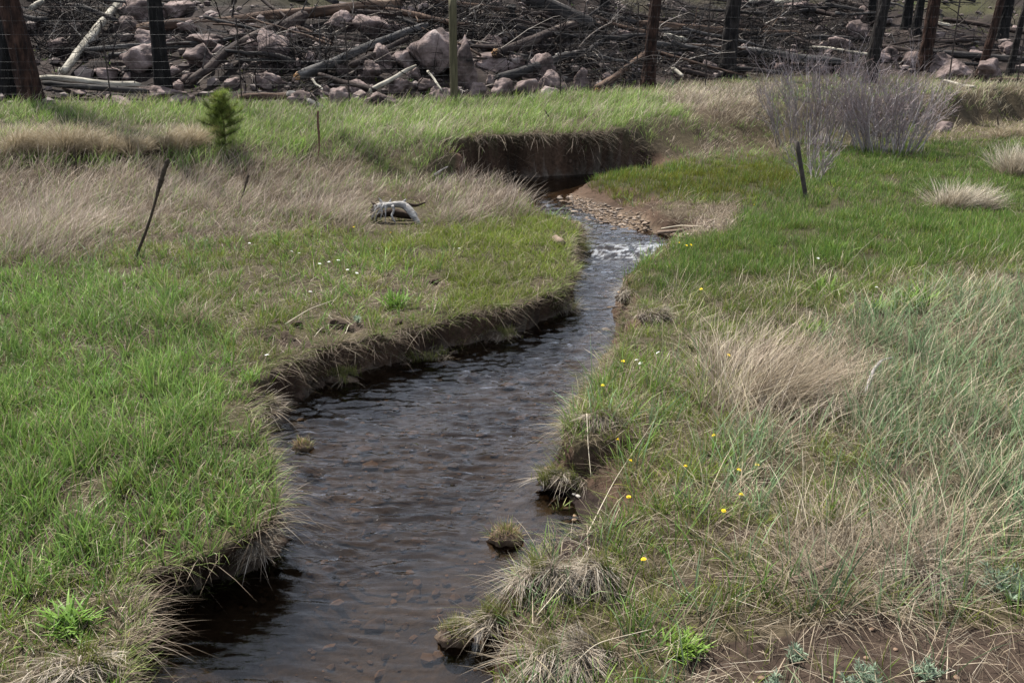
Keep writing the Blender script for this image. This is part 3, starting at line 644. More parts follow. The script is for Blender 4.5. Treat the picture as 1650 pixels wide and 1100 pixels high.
BOULDERS = [(287,17,42,26),(225,22,62,32),(205,50,42,30),(238,66,38,28),(90,76,38,24),(230,98,62,38),(160,119,50,12),(333,68,52,24),(325,96,48,32),(350,88,26,24),(436,80,58,50),(404,82,22,34),(430,132,46,24),
 (545,38,36,24),(610,48,74,32),(616,97,32,32),(593,118,34,26),(551,116,24,22),(546,158,36,30),(704,92,78,62),(748,112,44,66),(742,80,34,30),(655,100,36,26),(640,141,42,22),(616,163,48,22),(710,157,36,20),
 (790,70,36,24),(800,102,54,20),(832,99,26,18),(870,113,42,34),(808,146,36,24),(845,146,40,28),(770,146,32,20),(794,133,22,20),(872,75,20,17),(886,134,44,38),(882,152,32,16),(936,126,22,26),
 (1145,110,24,24),(1192,115,22,16),(1196,8,32,16),(1232,10,34,18),(1285,13,36,18),(1390,28,36,20),(1386,53,40,26),(1362,75,36,20),(1335,76,26,14),(1476,100,38,26),(1516,104,34,24),(1544,115,44,30),(1600,118,40,30),
 (15,121,28,16),(4,88,24,20),(252,152,62,20),(288,161,34,16),(192,168,34,14),(372,136,24,16),(486,165,40,22),(520,150,24,16),(575,142,28,16),(665,120,26,20),(690,140,28,18),(730,150,24,16),(120,148,34,14),(1000,60,24,14),
 (980,128,24,14),(1100,104,20,14),(1260,108,22,12),(1330,110,26,14),(1440,90,26,16),(1575,90,24,14),(1630,80,26,16),(470,60,30,20),(300,130,28,18),(380,60,34,20),(300,45,26,18),(500,95,24,18)]
MARKS = [('bleached slanting log',150,55),('pale level pole',150,131),('lone black trunk',265,80),('paired trunks',40,100),('very long log',400,25),('crooked dark log',345,100),('top of the crooked log',470,38),('grey split log',560,90),('orange log end',485,122),
 ('thin brown log',560,133),('pale-topped stick',640,125),('pine sapling',362,160),('short brown log',430,154),('wooden fence post',732,100),('thick burnt log',905,20),('burnt black log end',805,126),('orange sawn log end',798,84),('reddish trunk',1047,90),
 ('splintered brown log',1000,115),('broad grey trunk',1174,80),('long grey-black log',1270,90),('upper pale pole',1245,4),('dark leaning trunk',1405,80),('scaly trunk',1489,70),('thin brown leaning trunk',1582,100),('far black pair',1465,30),('charred log with orange end',1560,92),('brush pile',960,90),('thinnest leaning trunk',1628,100),('reddish upper log',760,10)]
SEEN = set()
def blabel(cx, cy, w, h):
    size = 'small' if w < 27 else 'medium' if w < 38 else 'large' if w < 50 else 'huge'; form = 'flat' if h < w * .48 else 'upright' if h > w * .95 else 'rounded' if h < w * .68 else 'blocky'
    near = sorted(MARKS, key=lambda m: math.hypot(m[1] - cx, (m[2] - cy) * 1.6))
    m = near[0]; rel = 'beside'
    if abs(m[2] - cy) > abs(m[1] - cx) * .7: rel = 'uphill from' if cy < m[2] else 'downhill from'
    lab = '%s %s mauve grey boulder %s the %s' % (size, form, rel, m[0])
    if lab in SEEN: lab = '%s %s mauve boulder between the %s and the %s' % (size, form, m[0], near[1][0])
    if lab in SEEN: lab = '%s %s boulder %s the %s, toward the %s' % (size, form, rel, m[0], near[2][0])
    SEEN.add(lab); return lab
def boulders():
    shp = []
    for k in range(14):
        P, F = rock_shape(4, 40 + k, 12 + k % 6, .24); shp.append(mesh_np('boulder', P, [F], None, True, M_ROCK))
    special = {20 - 1: 'largest mauve boulder, directly behind the wooden fence post', 10: 'rounded boulder under the crooked dark log behind the pine sapling', 14: 'long low pink boulder beneath the stacked thin logs'}
    for i, (cx, cy, w, h) in enumerate(BOULDERS):
        p = gpx(cx, cy + h * .45); s = mpp(p); o = add('boulder', shp[i % 14], None)
        W = w * s * 1.2; Hh = h * s * 1.25
        o.scale = (W * .56, W * .5, Hh * .62); o.rotation_euler = (rng.uniform(-.25, .25), rng.uniform(-.25, .25), rng.uniform(0, 6.28))
        o.location = (p[0], p[1] + W * .3, p[2] + Hh * .3)
        if i in special: tag(o, special[i], 'boulder')
        else: tag(o, blabel(cx, cy, w, h), 'boulder', 'boulders on the burnt hillside')
    # reddish stone at the foot of the scarp beside the shrubs
    p = gpx(1518, 212); s = mpp(p); o = add('boulder', shp[3]); o.scale = (17 * s, 12 * s, 9 * s); o.rotation_euler = (.2, -.3, .4); o.location = (p[0], p[1], p[2] + 4 * s)
    tag(o, 'pinkish slab of stone beside the right bare willow shrub', 'boulder')
    sm = []
    for k in range(8):
        P, F = rock_shape(3, 140 + k, 11, .1); sm.append(mesh_np('stone', P, [F], None, True, M_ROCK))
    cnt = 0
    while cnt < 120:
        px, py = rng.uniform(0, 1650), rng.uniform(5, 165)
        if px > 950 and rng.random() < .55: continue
        p = gpx(px, py)
        if hill_s(np.array([p[0]]), np.array([p[1]]))[0] < .25: continue
        r = float(np.clip(rng.lognormal(math.log(.11), .4), .06, .3)); o = add('stone', sm[cnt % 8]); o.scale = (r, r * .85, r * .7); o.rotation_euler = tuple(rng.uniform(-.4, .4, 2)) + (rng.uniform(0, 6.28),)
        o.location = (p[0], p[1], p[2] + r * .25); tag(o, 'small angular stone lying on the burnt slope', 'stone', 'stones scattered over the slope'); cnt += 1
    # pale pebbles on the dark mud beach
    for px, py, r in [(928,772,3.5),(931,800,5),(920,818,4),(913,820,6),(925,797,4),(905,803,3.5),(940,862,3),(922,866,3),(947,870,3),(935,855,3.5),(955,858,3)]:
        p = gpx(px, py); s = mpp(p); o = add('pebble', sm[int(px) % 8]); o.scale = (r * s * 1.0, r * s * .85, r * s * .55); o.location = (p[0], p[1], p[2] + r * s * .2); o.rotation_euler = (0, 0, px)
        o.data = PEB; tag(o, 'small pale pebble on the dark mud beach', 'pebble', 'pebbles on the mud beach')
    for px, py, r in [(1405,1013,6),(1398,1060,7),(1443,1046,5),(1228,1093,8),(1352,1085,5),(1338,1092,5),(1540,1092,7)]:
        p = gpx(px, py); s = mpp(p); o = add('soil_stone', TANP); o.scale = (r * s * .9, r * s * .7, r * s * .55); o.location = (p[0], p[1], p[2] + r * s * .15); o.rotation_euler = (0, 0, px)
        tag(o, 'tan stone half sunk in the bare brown soil', 'stone', 'stones in the bare soil')
P_, F_ = rock_shape(2, 77, 10)
PEB = mesh_np('pebble', P_, [F_], None, True, mat_mix('pale_pebble', [(.22,.20,.175),(.34,.31,.28)], 20, rough=.6))
TANP = mesh_np('soil_stone', P_, [F_], None, True, mat_mix('tan_stone', [(.10,.066,.045),(.17,.115,.08)], 20, rough=.7))
boulders()

# ------------------------------------------------------------------ logs, branches, trees
def tube_obj(pts, radii, sides, seed, rough=.10, knots=0, grain=.04):
    """one trunk: noisy round section; returns V,F in the given coordinates"""
    V, F = tubes(np.array(pts)[None], np.array(radii)[None], sides)
    n = len(pts); C = np.repeat(np.array(pts), sides, 0); R = np.repeat(np.array(radii), sides)
    q = V - C; a = np.tile(np.linspace(0, 2 * np.pi, sides, endpoint=False), n); t = np.repeat(np.arange(n), sides)
    f = 1 + rough * 2 * fbm(np.cos(a) * 1.6 + seed, np.sin(a) * 1.6 + t * .35, 3, seed) + grain * 2 * fbm(a * 6, t * .22, 2, seed + 3) * np.where(np.arange(len(a)) % sides == 0, 1, 1)
    return C + q * f[:, None], F
# x0,y0,x1,y1,w0,w1,style,label
LOGS = [
 (98,114,194,1,13,12,'pale','bleached barkless log slanting up the slope beside the paired trunks'),
 (66,125,228,137,10,9,'pale','pale smooth pole lying level at the foot of the paired trunks'),
 (70,134,240,147,9,10,'char','blackened pole just below the pale smooth pole'),
 (222,47,650,2,19,15,'brown','very long bark-patched log running behind the lone black trunk'),
 (305,132,390,66,13,15,'dark','lower half of the crooked log above the pine sapling'),
 (386,70,493,23,15,18,'dark','upper half of the crooked log above the pine sapling'),
 (480,122,690,38,17,10,'grey','grey split log with orange broken end over the rocks'),
 (566,104,662,60,11,8,'dark','dark log parallel to and below the grey split log'),
 (515,120,606,146,8,8,'dark','thin brown log sloping down to the grass edge'),
 (598,146,671,105,8,6,'pale','short pale-topped stick rising beside the largest boulder'),
 (384,156,474,152,11,10,'brown','short pale brown log lying at the grass edge by the sapling'),
 (468,152,524,173,15,9,'grey','stubby grey root wad at the end of the short brown log'),
 (500,14,645,21,8,7,'dark','thin dark log high on the slope left of the fence post'),
 (622,14,738,38,10,9,'brown','reddish brown log passing behind the top of the fence post'),
 (700,2,838,18,8,7,'brown','slim reddish log on the upper slope above the fence post'),
 (835,18,960,30,6,5,'dark','slim dark pole below the thick burnt log'),
 (850,-4,958,40,26,20,'char','thickest burnt log with pale upper side on the slope'),
 (797,84,940,36,15,14,'dark','dark log with orange sawn-looking end right of the fence post'),
 (802,126,952,80,15,12,'char','charred log with burnt black end low on the slope'),
 (950,81,1004,44,9,5,'char','charred limb reaching up from the burnt black log'),
 (962,144,1046,80,12,8,'brown','brown log with splintered end leaning toward the reddish trunk'),
 (1030,38,1182,50,14,12,'brown','yellow-patched log passing behind the reddish trunk'),
 (1068,57,1104,64,10,9,'pale','short pale log chunk right of the reddish trunk'),
 (1050,72,1165,78,11,12,'grey','dark grey log section between two standing trunks'),
 (1178,80,1362,99,14,11,'grey','long grey-black log right of the broad grey trunk'),
 (1180,51,1292,54,11,8,'brown','brown log with orange end right of the broad grey trunk'),
 (1196,24,1325,78,6,5,'dark','thin pole slanting down across the other logs'),
 (1208,61,1288,53,5,6,'char','short black pole lying over the brown log'),
 (1298,60,1378,62,8,7,'char','dark log half hidden among upper rocks'),
 (1206,2,1292,4,7,6,'pale','greenish pale pole at the top of the slope'),
 (1246,24,1318,16,7,6,'char','black pole near the upper pale pole'),
 (1312,17,1368,29,8,6,'dark','dark log with yellow split end on the upper slope'),
 (1306,75,1402,88,5,5,'pale','whitish slim pole left of the dark leaning trunk'),
 (1488,83,1660,99,11,10,'char','charred log with orange end behind the scaly trunk'),
 (1520,30,1660,53,7,7,'dark','dark pole on the far upper slope at the scaly trunk'),
 (1488,96,1602,107,5,5,'char','thin black pole under the charred log with orange end'),
 (1498,35,1532,42,6,5,'pale','short pale stick right of the scaly trunk'),
 (1083,109,1100,123,6,6,'pale','short white stick end poking out of brush'),
 (1178,109,1272,118,8,6,'char','low black log behind the left willow shrub'),
 (1098,112,1152,126,9,8,'dark','dark log at the grass edge by the broad grey trunk'),
 (50,13,70,1,9,8,'pale','pale stub beside the reddish paired trunk'),
 (124,8,190,33,9,8,'char','dark pole crossing the bleached barkless log'),
 (478,42,546,73,6,4,'brown','slim brown stick among twigs behind the grey split log'),
 (420,-2,466,32,6,5,'dark','dark pole crossing the very long log'),
 (960,20,1046,42,7,8,'char','black pole left of the reddish trunk'),
 (1346,0,1404,13,8,7,'dark','dark pole behind the leaning trunk tops'),
 (1330,6,1400,20,6,6,'char','black pole below the dark pole at leaning trunk'),
 (1596,129,1660,127,7,6,'brown','reddish brown log at the grass edge of the right slope'),
 (1520,131,1572,141,4,4,'pale','thin whitish stick at the grass edge right of the scaly trunk'),
 (-30,42,40,34,10,9,'char','black log left of the paired trunks'),
 (690,114,712,146,4,3,'pale','thin white stick leaning on the largest boulder'),
 (503,128,520,146,4,3,'pale','thin white stick below the grey split log'),
 (1000,60,1120,52,8,7,'char','black log under the yellow-patched log'),
 (900,58,1010,62,8,7,'char','charred pole in the thick of the brush'),
 (640,28,735,62,6,5,'char','black pole passing just behind the fence post'),
 (1420,74,1490,86,7,6,'dark','dark pole between leaning trunk and scaly trunk'),
 (330,28,420,50,6,5,'char','thin black pole under the very long log'),
]
def logs():
    for i, (x0, y0, x1, y1, w0, w1, st, lab) in enumerate(LOGS):
        a = gpx(x0, y0 + w0 * .35); b = gpx(x1, y1 + w1 * .35)
        # keep the far end from shooting off over a hump
        if abs(a[1] - b[1]) > 4.2:
            f = a if a[1] < b[1] else b; g = b if f is a else a; (px, py) = (x1, y1) if f is a else (x0, y0)
            r = ray(px, py); yy = f[1] + 4.0; t = yy / r[1]; g[:] = (r[0] * t, yy, max(CAM_H + r[2] * t, gz(r[0] * t, yy)))
        ra = w0 * .5 * mpp(a); rb = w1 * .5 * mpp(b); cc = np.array([0, 0, CAM_H]); a = cc + (a - cc) * (1 - .55 / a[1]) + [0, 0, ra * .5]; b = cc + (b - cc) * (1 - .55 / b[1]) + [0, 0, rb * .5]
        L = float(np.linalg.norm(b - a)); n = max(10, int(L / .12)); t = np.linspace(0, 1, n)
        pts = np.zeros((n, 3)); pts[:, 2] = t * L
        pts[:, 0] = .05 * L ** .5 * fbm(t * 3 + i, t * 0 + i * 3.1, 3, i); pts[:, 1] = .05 * L ** .5 * fbm(t * 3 + i, t * 0 + 9 + i * 2.7, 3, i + 50)
        rr = ra + (rb - ra) * t; rr = rr * (1 + .12 * fbm(t * 9, t * 0 + i, 2, i + 4)); rr[0] *= .8; rr[-1] *= .6
        root = empty('fallen_log', a, label=lab, cat='log')
        root.rotation_euler = Vector(b - a).to_track_quat('Z', 'Y').to_euler()
        V, F = tube_obj(pts, rr, 16, i, .10)
        add('trunk', mesh_np('log_trunk', V, F, None, True, M_LOGS[st]), root)
        # jagged broken end
        j = []
        for k in range(6):
            an = k / 6 * 6.28; q = np.array([[math.cos(an) * ra * .55, math.sin(an) * ra * .55, .05 * 1], [math.cos(an) * ra * .4, math.sin(an) * ra * .4, -ra * rng.uniform(.3, 1.3)]])
            j.append(tubes(q[None], np.array([[ra * .33, ra * .04]]), 5))
        V, F = merge(j); add('broken_end', mesh_np('log_end', V, F, None, False, M_ENDWOOD if ('orange' in lab or 'splint' in lab) else M_LOGS[st]), root)
        if L > 1.3:
            for k in range(rng.integers(2, 6)):
                tz = rng.uniform(.15, .95); c = pts[int(tz * (n - 1))]; an = rng.uniform(0, 6.28); ln = rng.uniform(.12, .75) * (1 if w0 > 8 else .6)
                r0 = (ra + (rb - ra) * tz); d = np.array([math.cos(an), math.sin(an), rng.uniform(.2, .9)]); m = 6; s = np.linspace(0, 1, m)[:, None]
                q = c + d * s * (ln + r0) + np.stack([fbm(s[:, 0] * 4 + k, s[:, 0] * 0 + i, 2, k) * .15, fbm(s[:, 0] * 4 + k, s[:, 0] * 0 + i + 5, 2, k) * .15, 0 * s[:, 0]], 1) * s
                V, F = tubes(q[None], (np.linspace(1, .25, m) * r0 * rng.uniform(.16, .3))[None], 6)
                add('branch_stub', mesh_np('branch_stub', V, F, None, True, M_LOGS['grey' if st == 'pale' else 'char' if rng.random() < .6 else st]), root)
logs()
def poles():
    """thin charred poles lying every which way between the bigger logs"""
    n = 60; px = np.concatenate([rng.uniform(20, 840, 22), rng.uniform(840, 1420, 30), rng.uniform(1400, 1640, 8)]); py = rng.uniform(2, 130, n); B = hill_px(px, py)
    for i in range(n):
        b = B[i]
        if hill_s(b[:1], b[1:2])[0] < .5: continue
        L = rng.uniform(.9, 2.6); az = rng.normal(0, .45) + (math.pi if rng.random() < .5 else 0); e = np.array([b[0] + math.cos(az) * L, b[1] + math.sin(az) * L * .6, 0]); e[2] = gz(e[0], e[1]) + rng.uniform(.05, .35); b = b + [0, 0, rng.uniform(.06, .25)]
        L = float(np.linalg.norm(e - b)); m = 14; t = np.linspace(0, 1, m); P = np.zeros((m, 3)); P[:, 2] = t * L; P[:, 0] = .12 * fbm(t * 3 + i, t * 0 + i, 3, i + 300); P[:, 1] = .12 * fbm(t * 3 + i, t * 0 + i + 7, 3, i + 301)
        V, F = tube_obj(P, np.linspace(1, .45, m) * rng.uniform(.022, .055), 10, i + 20, .14); st = ['char', 'char', 'dark', 'grey', 'brown'][rng.integers(0, 5)]
        o = add('fallen_pole', mesh_np('fallen_pole', V, F, None, True, M_LOGS[st]), None, b); o.rotation_euler = Vector(e - b).to_track_quat('Z', 'Y').to_euler(); tag(o, 'thin charred pole lying among the brush on the burnt slope', 'log', 'thin poles on the burnt slope')
poles()

TREES = [  # base px, base py, width px, px offset of trunk at the picture top, material, label
 (20,152,36,8,'c','black charred trunk standing half behind the reddish trunk'),
 (54,166,34,-17,'b','reddish brown scorched trunk with flared base in front of its black twin'),
 (266,157,24,-7,'c','lone black charred trunk behind the straw tussocks'),
 (1043,140,19,13,'b','slim reddish trunk leaning slightly over the brush pile'),
 (1171,121,24,8,'g','broad dark grey trunk between brush pile and willow shrubs'),
 (1399,134,19,16,'g','dark trunk rising from behind the gap between willow shrubs'),
 (1487,112,20,6,'b','scaly brown-plated trunk behind the right willow shrub'),
 (1577,128,13,20,'b','thin brown leaning trunk on the right slope'),
 (1609,62,20,9,'c','black charred trunk far up the right slope'),
 (1625,122,10,14,'g','thinnest dark leaning trunk on the right slope'),
 (1458,50,14,4,'c','black trunk in the far pair behind the scaly trunk'),
 (1475,52,12,3,'c','slimmer black trunk in the far pair behind the scaly trunk'),
 (1403,36,12,1,'c','black trunk hidden behind the leaning dark trunk'),
 (972,24,13,2,'c','black trunk base at the top of the brush pile'),
]
M_GREYB = mat_mix('grey_scorched_bark', [(.005,.005,.005),(.015,.013,.012),(.036,.031,.028)], 9, (1.5, 1.5, .42), .85, 1.0, 10, .09, 'Object', .05, [.32, .52, .74])
def trees():
    for i, (bx, by, w, off, mt, lab) in enumerate(TREES):
        p = gpx(bx, by); s = mpp(p); r0 = w * .5 * s; H = 9.5 + 3.5 * vn2(np.array([i * 3.3]), np.array([.5]), 5)[0]
        hpx = max(by, 40); lean = off / hpx
        root = empty('burnt_tree', (p[0], p[1], p[2] - .08), label=lab, cat='tree')
        n = 90; t = np.linspace(0, 1, n) ** 1.35; z = t * H
        pts = np.stack([z * lean * np.exp(-z / 9) + .10 * fbm(z * .5, z * 0 + i, 2, i), .03 * z * ((i % 3) - 1) * .5 + .1 * fbm(z * .5, z * 0 + i + 9, 2, i), z], 1)
        pts[:, :2] -= pts[0, :2]
        rr = r0 * (1 - .72 * t) * (1 + .42 * np.exp(-z / .22) + .12 * np.exp(-z / .7))
        sides = 28; V, F = tubes(pts[None], rr[None], sides)
        C = np.repeat(pts, sides, 0); a = np.tile(np.linspace(0, 2 * np.pi, sides, endpoint=False), n); Z = np.repeat(z, sides)
        plate = fbm(np.cos(a) * 3.6 + i, np.sin(a) * 3.6 + Z * 3.0, 2, 70 + i) + .6 * fbm(a * 5.1, Z * 4.0, 2, 75 + i) * 0
        flare = np.exp(-Z / .2) * .35 * fbm(np.cos(a) * 1.6 + i, np.sin(a) * 1.6, 2, 80 + i)
        rel = .085 * np.sign(plate) * np.minimum(np.abs(plate) * 6, 1) + flare
        V = C + (V - C) * (1 + rel)[:, None]
        m = {'c': M_CHAR, 'b': M_BARK, 'g': M_GREYB}[mt]
        add('trunk', mesh_np('burnt_trunk', V, F, None, True, m), root)
        # bare limbs up in the crown
        for k in range(7):
            zz = H * rng.uniform(.33, .93); c = np.array([np.interp(zz, z, pts[:, 0]), np.interp(zz, z, pts[:, 1]), zz]); an = rng.uniform(0, 6.28); ln = rng.uniform(.6, 1.7) * (1.15 - zz / H); mm = 7; q = np.linspace(0, 1, mm)[:, None]
            d = np.array([math.cos(an), math.sin(an), rng.uniform(-.2, .35)])
            P = c + d * q * ln + q ** 2 * np.array([0, 0, .25 * ln])
            VV, FF = tubes(P[None], (np.linspace(1, .2, mm) * r0 * .18)[None], 6)
            add('limb', mesh_np('limb', VV, FF, None, True, m), root)
    # burnt stump
    p = gpx(822, 30); s = mpp(p); n = 12; z = np.linspace(0, 22 * s, n); pts = np.stack([z * .05, z * 0, z], 1); V, F = tube_obj(pts, 9 * s * (1 + .3 * np.exp(-z / .05)), 20, 5, .14)
    V[-20:, 2] += rng.uniform(-.04, .05, 20); o = add('burnt_stump', mesh_np('burnt_stump', V, F, None, True, M_CHAR), None, (p[0], p[1], p[2] - .04)); tag(o, 'short black burnt stump on the grassy upper slope', 'stump')
trees()

def wander(base, d0, L, n, amp, up=0.0, seed=0):
    """M random curved polylines"""
    M = len(base); t = np.linspace(0, 1, n); P = base[:, None, :] + d0[:, None, :] * (t[None, :, None] * L[:, None, None])
    k = rng.normal(size=(M, 3, 3)) * amp
    for j in range(3): P = P + k[:, j][:, None, :] * (L[:, None] * np.sin(np.pi * (j + 1) * t[None, :] * .5) * t[None, :] * .5)[:, :, None]
    P[:, :, 2] += up * L[:, None] * t[None, :] ** 2
    return P
def unit(v): return v / (np.linalg.norm(v, axis=-1, keepdims=True) + 1e-9)
def brush():
    regs = [((850,1260,12,130), 760), ((60,165,0,100), 200), ((440,560,55,130), 150), ((640,800,12,80), 220), ((1180,1400,5,115), 330), ((0,1650,0,155), 520), ((1280,1500,50,140), 100)]
    parts = []; cols = []
    for (xa, xb, ya, yb), n in regs:
        B = hill_px(rng.uniform(xa, xb, n), rng.uniform(ya, yb, n)); B = B[hill_s(B[:, 0], B[:, 1]) > .15]; m = len(B); az = rng.random(m) * 6.28; el = rng.uniform(-.05, .75, m)
        d = np.stack([np.cos(az) * np.cos(el), np.sin(az) * np.cos(el) * .7, np.sin(el)], 1); L = rng.uniform(.35, 1.5, m)
        P = wander(B + [0, 0, .02], d, L, 6, .16, -.18); R = np.linspace(1, .25, 6)[None] * rng.uniform(.006, .018, m)[:, None]
        parts.append(tubes(P, R, 3)); tone = hexmix([(.006,.0055,.0055),(.010,.009,.009),(.022,.019,.018),(.016,.013,.012)], m, .2)
        lite = rng.random(m) < .08; tone[lite] = hexmix([(.20,.18,.16),(.14,.12,.105)], lite.sum(), .15) if lite.any() else tone[lite]
        cols.append(np.repeat(tone, 18, 0))
        # side twigs
        k = 4; S = np.repeat(np.arange(m), k); ti = rng.integers(1, 6, len(S)); b2 = P[S, ti]; d2 = unit(d[S] + rng.normal(size=(len(S), 3)) * .7 + [0, 0, .15]); L2 = L[S] * rng.uniform(.2, .55, len(S))
        P2 = wander(b2, d2, L2, 4, .2, -.05); parts.append(tubes(P2, np.linspace(1, .3, 4)[None] * rng.uniform(.003, .007, len(S))[:, None], 3)); cols.append(np.repeat(tone[S], 12, 0))
    V, F = merge(parts); tag(add('dead_brush', mesh_np('dead_brush', V, F, np.concatenate(cols), False, M_TWIG)), 'tangle of thin charred branches heaped over the slope', 'brush', None, 'stuff')
brush()

# ------------------------------------------------------------------ wire fence
def fence():
    M_POSTW = mat_mix('treated_post_wood', [(.032,.029,.018),(.058,.052,.031),(.085,.076,.046)], 6, (5, 5, .5), .85, .4, 20, .006)
    M_STEEL = mat_mix('rusty_steel', [(.02,.017,.016),(.05,.04,.035)], 20, rough=.6)
    M_WIRE = mat_mix('galvanised_wire', [(.06,.06,.06),(.11,.11,.11)], 20, rough=.55)
    spots = [(-120,174,0),(181,174,1),(390,171,1),(564,173,1),(732,169,2),(903,162,1),(1026,147,1),(1136,145,1),(1268,140,1),(1400,138,0),(1528,137,1),(1638,140,1),(1780,140,0)]
    base = [gpx(min(max(a, -200), 1850), b) for a, b, c in spots]
    root = empty('wire_fence', base[4], label='tall woven wire fence along the foot of the slope', cat='fence'); o0 = np.array(base[4])
    for (a, b, k), p in zip(spots, base):
        q = p - o0; s = mpp(p)
        if k == 2:
            h = 160 * s; z = np.linspace(-.1, h, 14); V, F = tube_obj(np.stack([q[0] + 0 * z, q[1] + 0 * z, q[2] + z], 1), np.full(14, 6.3 * s), 18, 3, .03, grain=.02)
            add('wooden_post', mesh_np('wooden_post', V, F, None, True, M_POSTW), root, label='greenish weathered round wooden post')
        else:
            h = 135 * s; r = .8 * s   # T-section steel post
            x, y, z = q; V = []; 
            prof = [(-r*1.4, r*.5), (-r*1.4, 0), (-r*.3, 0), (-r*.3, -r*1.6), (r*.3, -r*1.6), (r*.3, 0), (r*1.4, 0), (r*1.4, r*.5)]
            lean = rng.uniform(-.02, .02) * h
            V = np.array([(x + u, y + v, z - .1) for u, v in prof] + [(x + u + lean, y + v, z + h) for u, v in prof]); n = 8
            F = [np.array([[i, (i + 1) % n, (i + 1) % n + n, i + n] for i in range(n)]), np.array([list(range(n))[::-1], list(range(n, 2 * n))])]
            add('steel_post', mesh_np('steel_post', V, F, None, False, M_STEEL), root)
    parts = []; B = np.array(base) - o0
    for a, b in zip(B[:-1], B[1:]):
        for h in np.concatenate([np.arange(.1, .8, .12), np.arange(.9, 1.55, .2)]):
            t = np.linspace(0, 1, 4)[:, None]; parts.append(tubes((a + (b - a) * t + [0, -.02, h] - np.array([0, 0, .015]) * 4 * t * (1 - t))[None], np.full((1, 4), .0007), 3))
        L = np.linalg.norm(b - a); m = int(L / .16); t = (np.arange(1, m) / m)[:, None]
        P = a + (b - a) * t + [0, -.02, 0]; P = np.stack([P + [0, 0, .1], P + [0, 0, 1.5]], 1); parts.append(tubes(P, np.full((m - 1, 2), .0005), 3))
    V, F = merge(parts); o = add('wire_mesh', mesh_np('wire_mesh', V, F, None, False, M_WIRE), root); o['kind'] = 'stuff'
fence()

# ------------------------------------------------------------------ willows
def willow(base, name, label, nst, spread, hgt, fan, seed, tone=1.0, thin=1.0, asym=0.0):
    root = empty(name, base, label=label, cat='shrub')
    a = rng.random(nst) * 6.28; r = spread * np.sqrt(rng.random(nst)); B = np.stack([np.cos(a) * r, np.sin(a) * r * .7, np.zeros(nst) - .02], 1)
    d = unit(np.stack([np.cos(a) * fan * r / spread + asym, np.sin(a) * fan * .8 * r / spread, np.ones(nst)], 1) + rng.normal(size=(nst, 3)) * .13); L = hgt * rng.uniform(.6, 1.08, nst)
    P = wander(B, d, L, 9, .09, .06); R = np.linspace(1, .3, 9)[None] * rng.uniform(.005, .0105, nst)[:, None] * thin
    V, F = tubes(P, R, 5); c = hexmix([(.20,.178,.17),(.26,.24,.236),(.14,.118,.11)], nst, .12) * tone
    add('stems', mesh_np('willow_stems', V, F, np.repeat(c, 45, 0), True, M_TWIG), root)
    k = 9; S = np.repeat(np.arange(nst), k); ti = rng.integers(2, 9, len(S)); b2 = P[S, ti]; d2 = unit(d[S] + rng.normal(size=(len(S), 3)) * .38 + [0, 0, .15]); L2 = hgt * rng.uniform(.18, .5, len(S))
    P2 = wander(b2, d2, L2, 6, .10, .1); R2 = np.linspace(1, .3, 6)[None] * rng.uniform(.0026, .0048, len(S))[:, None]
    c2 = hexmix([(.18,.155,.155),(.13,.105,.103),(.23,.206,.208)], len(S), .12) * tone; parts = [tubes(P2, R2, 3)]; cc = [np.repeat(c2, 18, 0)]
    k = 4; S3 = np.repeat(np.arange(len(S)), k); ti = rng.integers(1, 6, len(S3)); b3 = P2[S3, ti]; d3 = unit(d2[S3] + rng.normal(size=(len(S3), 3)) * .4 + [0, 0, .1]); L3 = hgt * rng.uniform(.06, .2, len(S3))
    P3 = wander(b3, d3, L3, 4, .1, .05); parts.append(tubes(P3, np.linspace(1, .5, 4)[None] * rng.uniform(.0016, .0026, len(S3))[:, None], 3)); cc.append(np.repeat(hexmix([(.17,.138,.132),(.22,.19,.188),(.14,.098,.092)], len(S3), .12) * tone, 12, 0))
    V, F = merge(parts); add('twigs', mesh_np('willow_twigs', V, F, np.concatenate(cc), False, M_TWIG), root)
    return root
pw = gpx(1316, 238); willow(pw, 'bare_willow_shrub', 'bare grey willow shrub behind the leaning stake, twigs spreading wide', 60, .62, 1.02, .42, 1)
pw = gpx(1432, 246); willow(pw, 'bare_willow_shrub', 'bare purplish willow shrub right of the leaning stake, dense pale stems', 72, .44, .92, .46, 2)
pw = gpx(1312, 292); willow(pw, 'bare_willow_shrub', 'small sparse bare willow growing against the leaning stake', 11, .10, .50, 1.0, 3, 1.0, .6, .2)

# leaning stake by the small willow
def bar(name, p0, p1, r, sides, mat, label, cat, seed=0, rough=.05, group=None):
    p0 = np.array(p0); p1 = np.array(p1); n = 10; t = np.linspace(0, 1, n)[:, None]; q = (p1 - p0) * t
    V, F = tube_obj(q, np.full(n, r), sides, seed, rough); o = add(name, mesh_np(name, V, F, None, True, mat), None, p0); tag(o, label, cat, group); return o
def lift(px, py, dep_from, dy=0.0):
    """point on the sight line of a pixel at the depth of a ground point"""
    r = ray(px, py); t = (dep_from[1] + dy) / r[1]; return np.array([0, 0, CAM_H]) + r * t
M_STAKE = mat_mix('dark_stake', [(.018,.016,.014),(.05,.042,.036)], 10, rough=.75)
p = gpx(1301, 322); bar('leaning_stake', p - [0, 0, .05], lift(1284, 228, p, .12), 3.6 * mpp(p), 10, M_STAKE, 'dark leaning stake standing in sedge before the willow shrubs', 'stake')

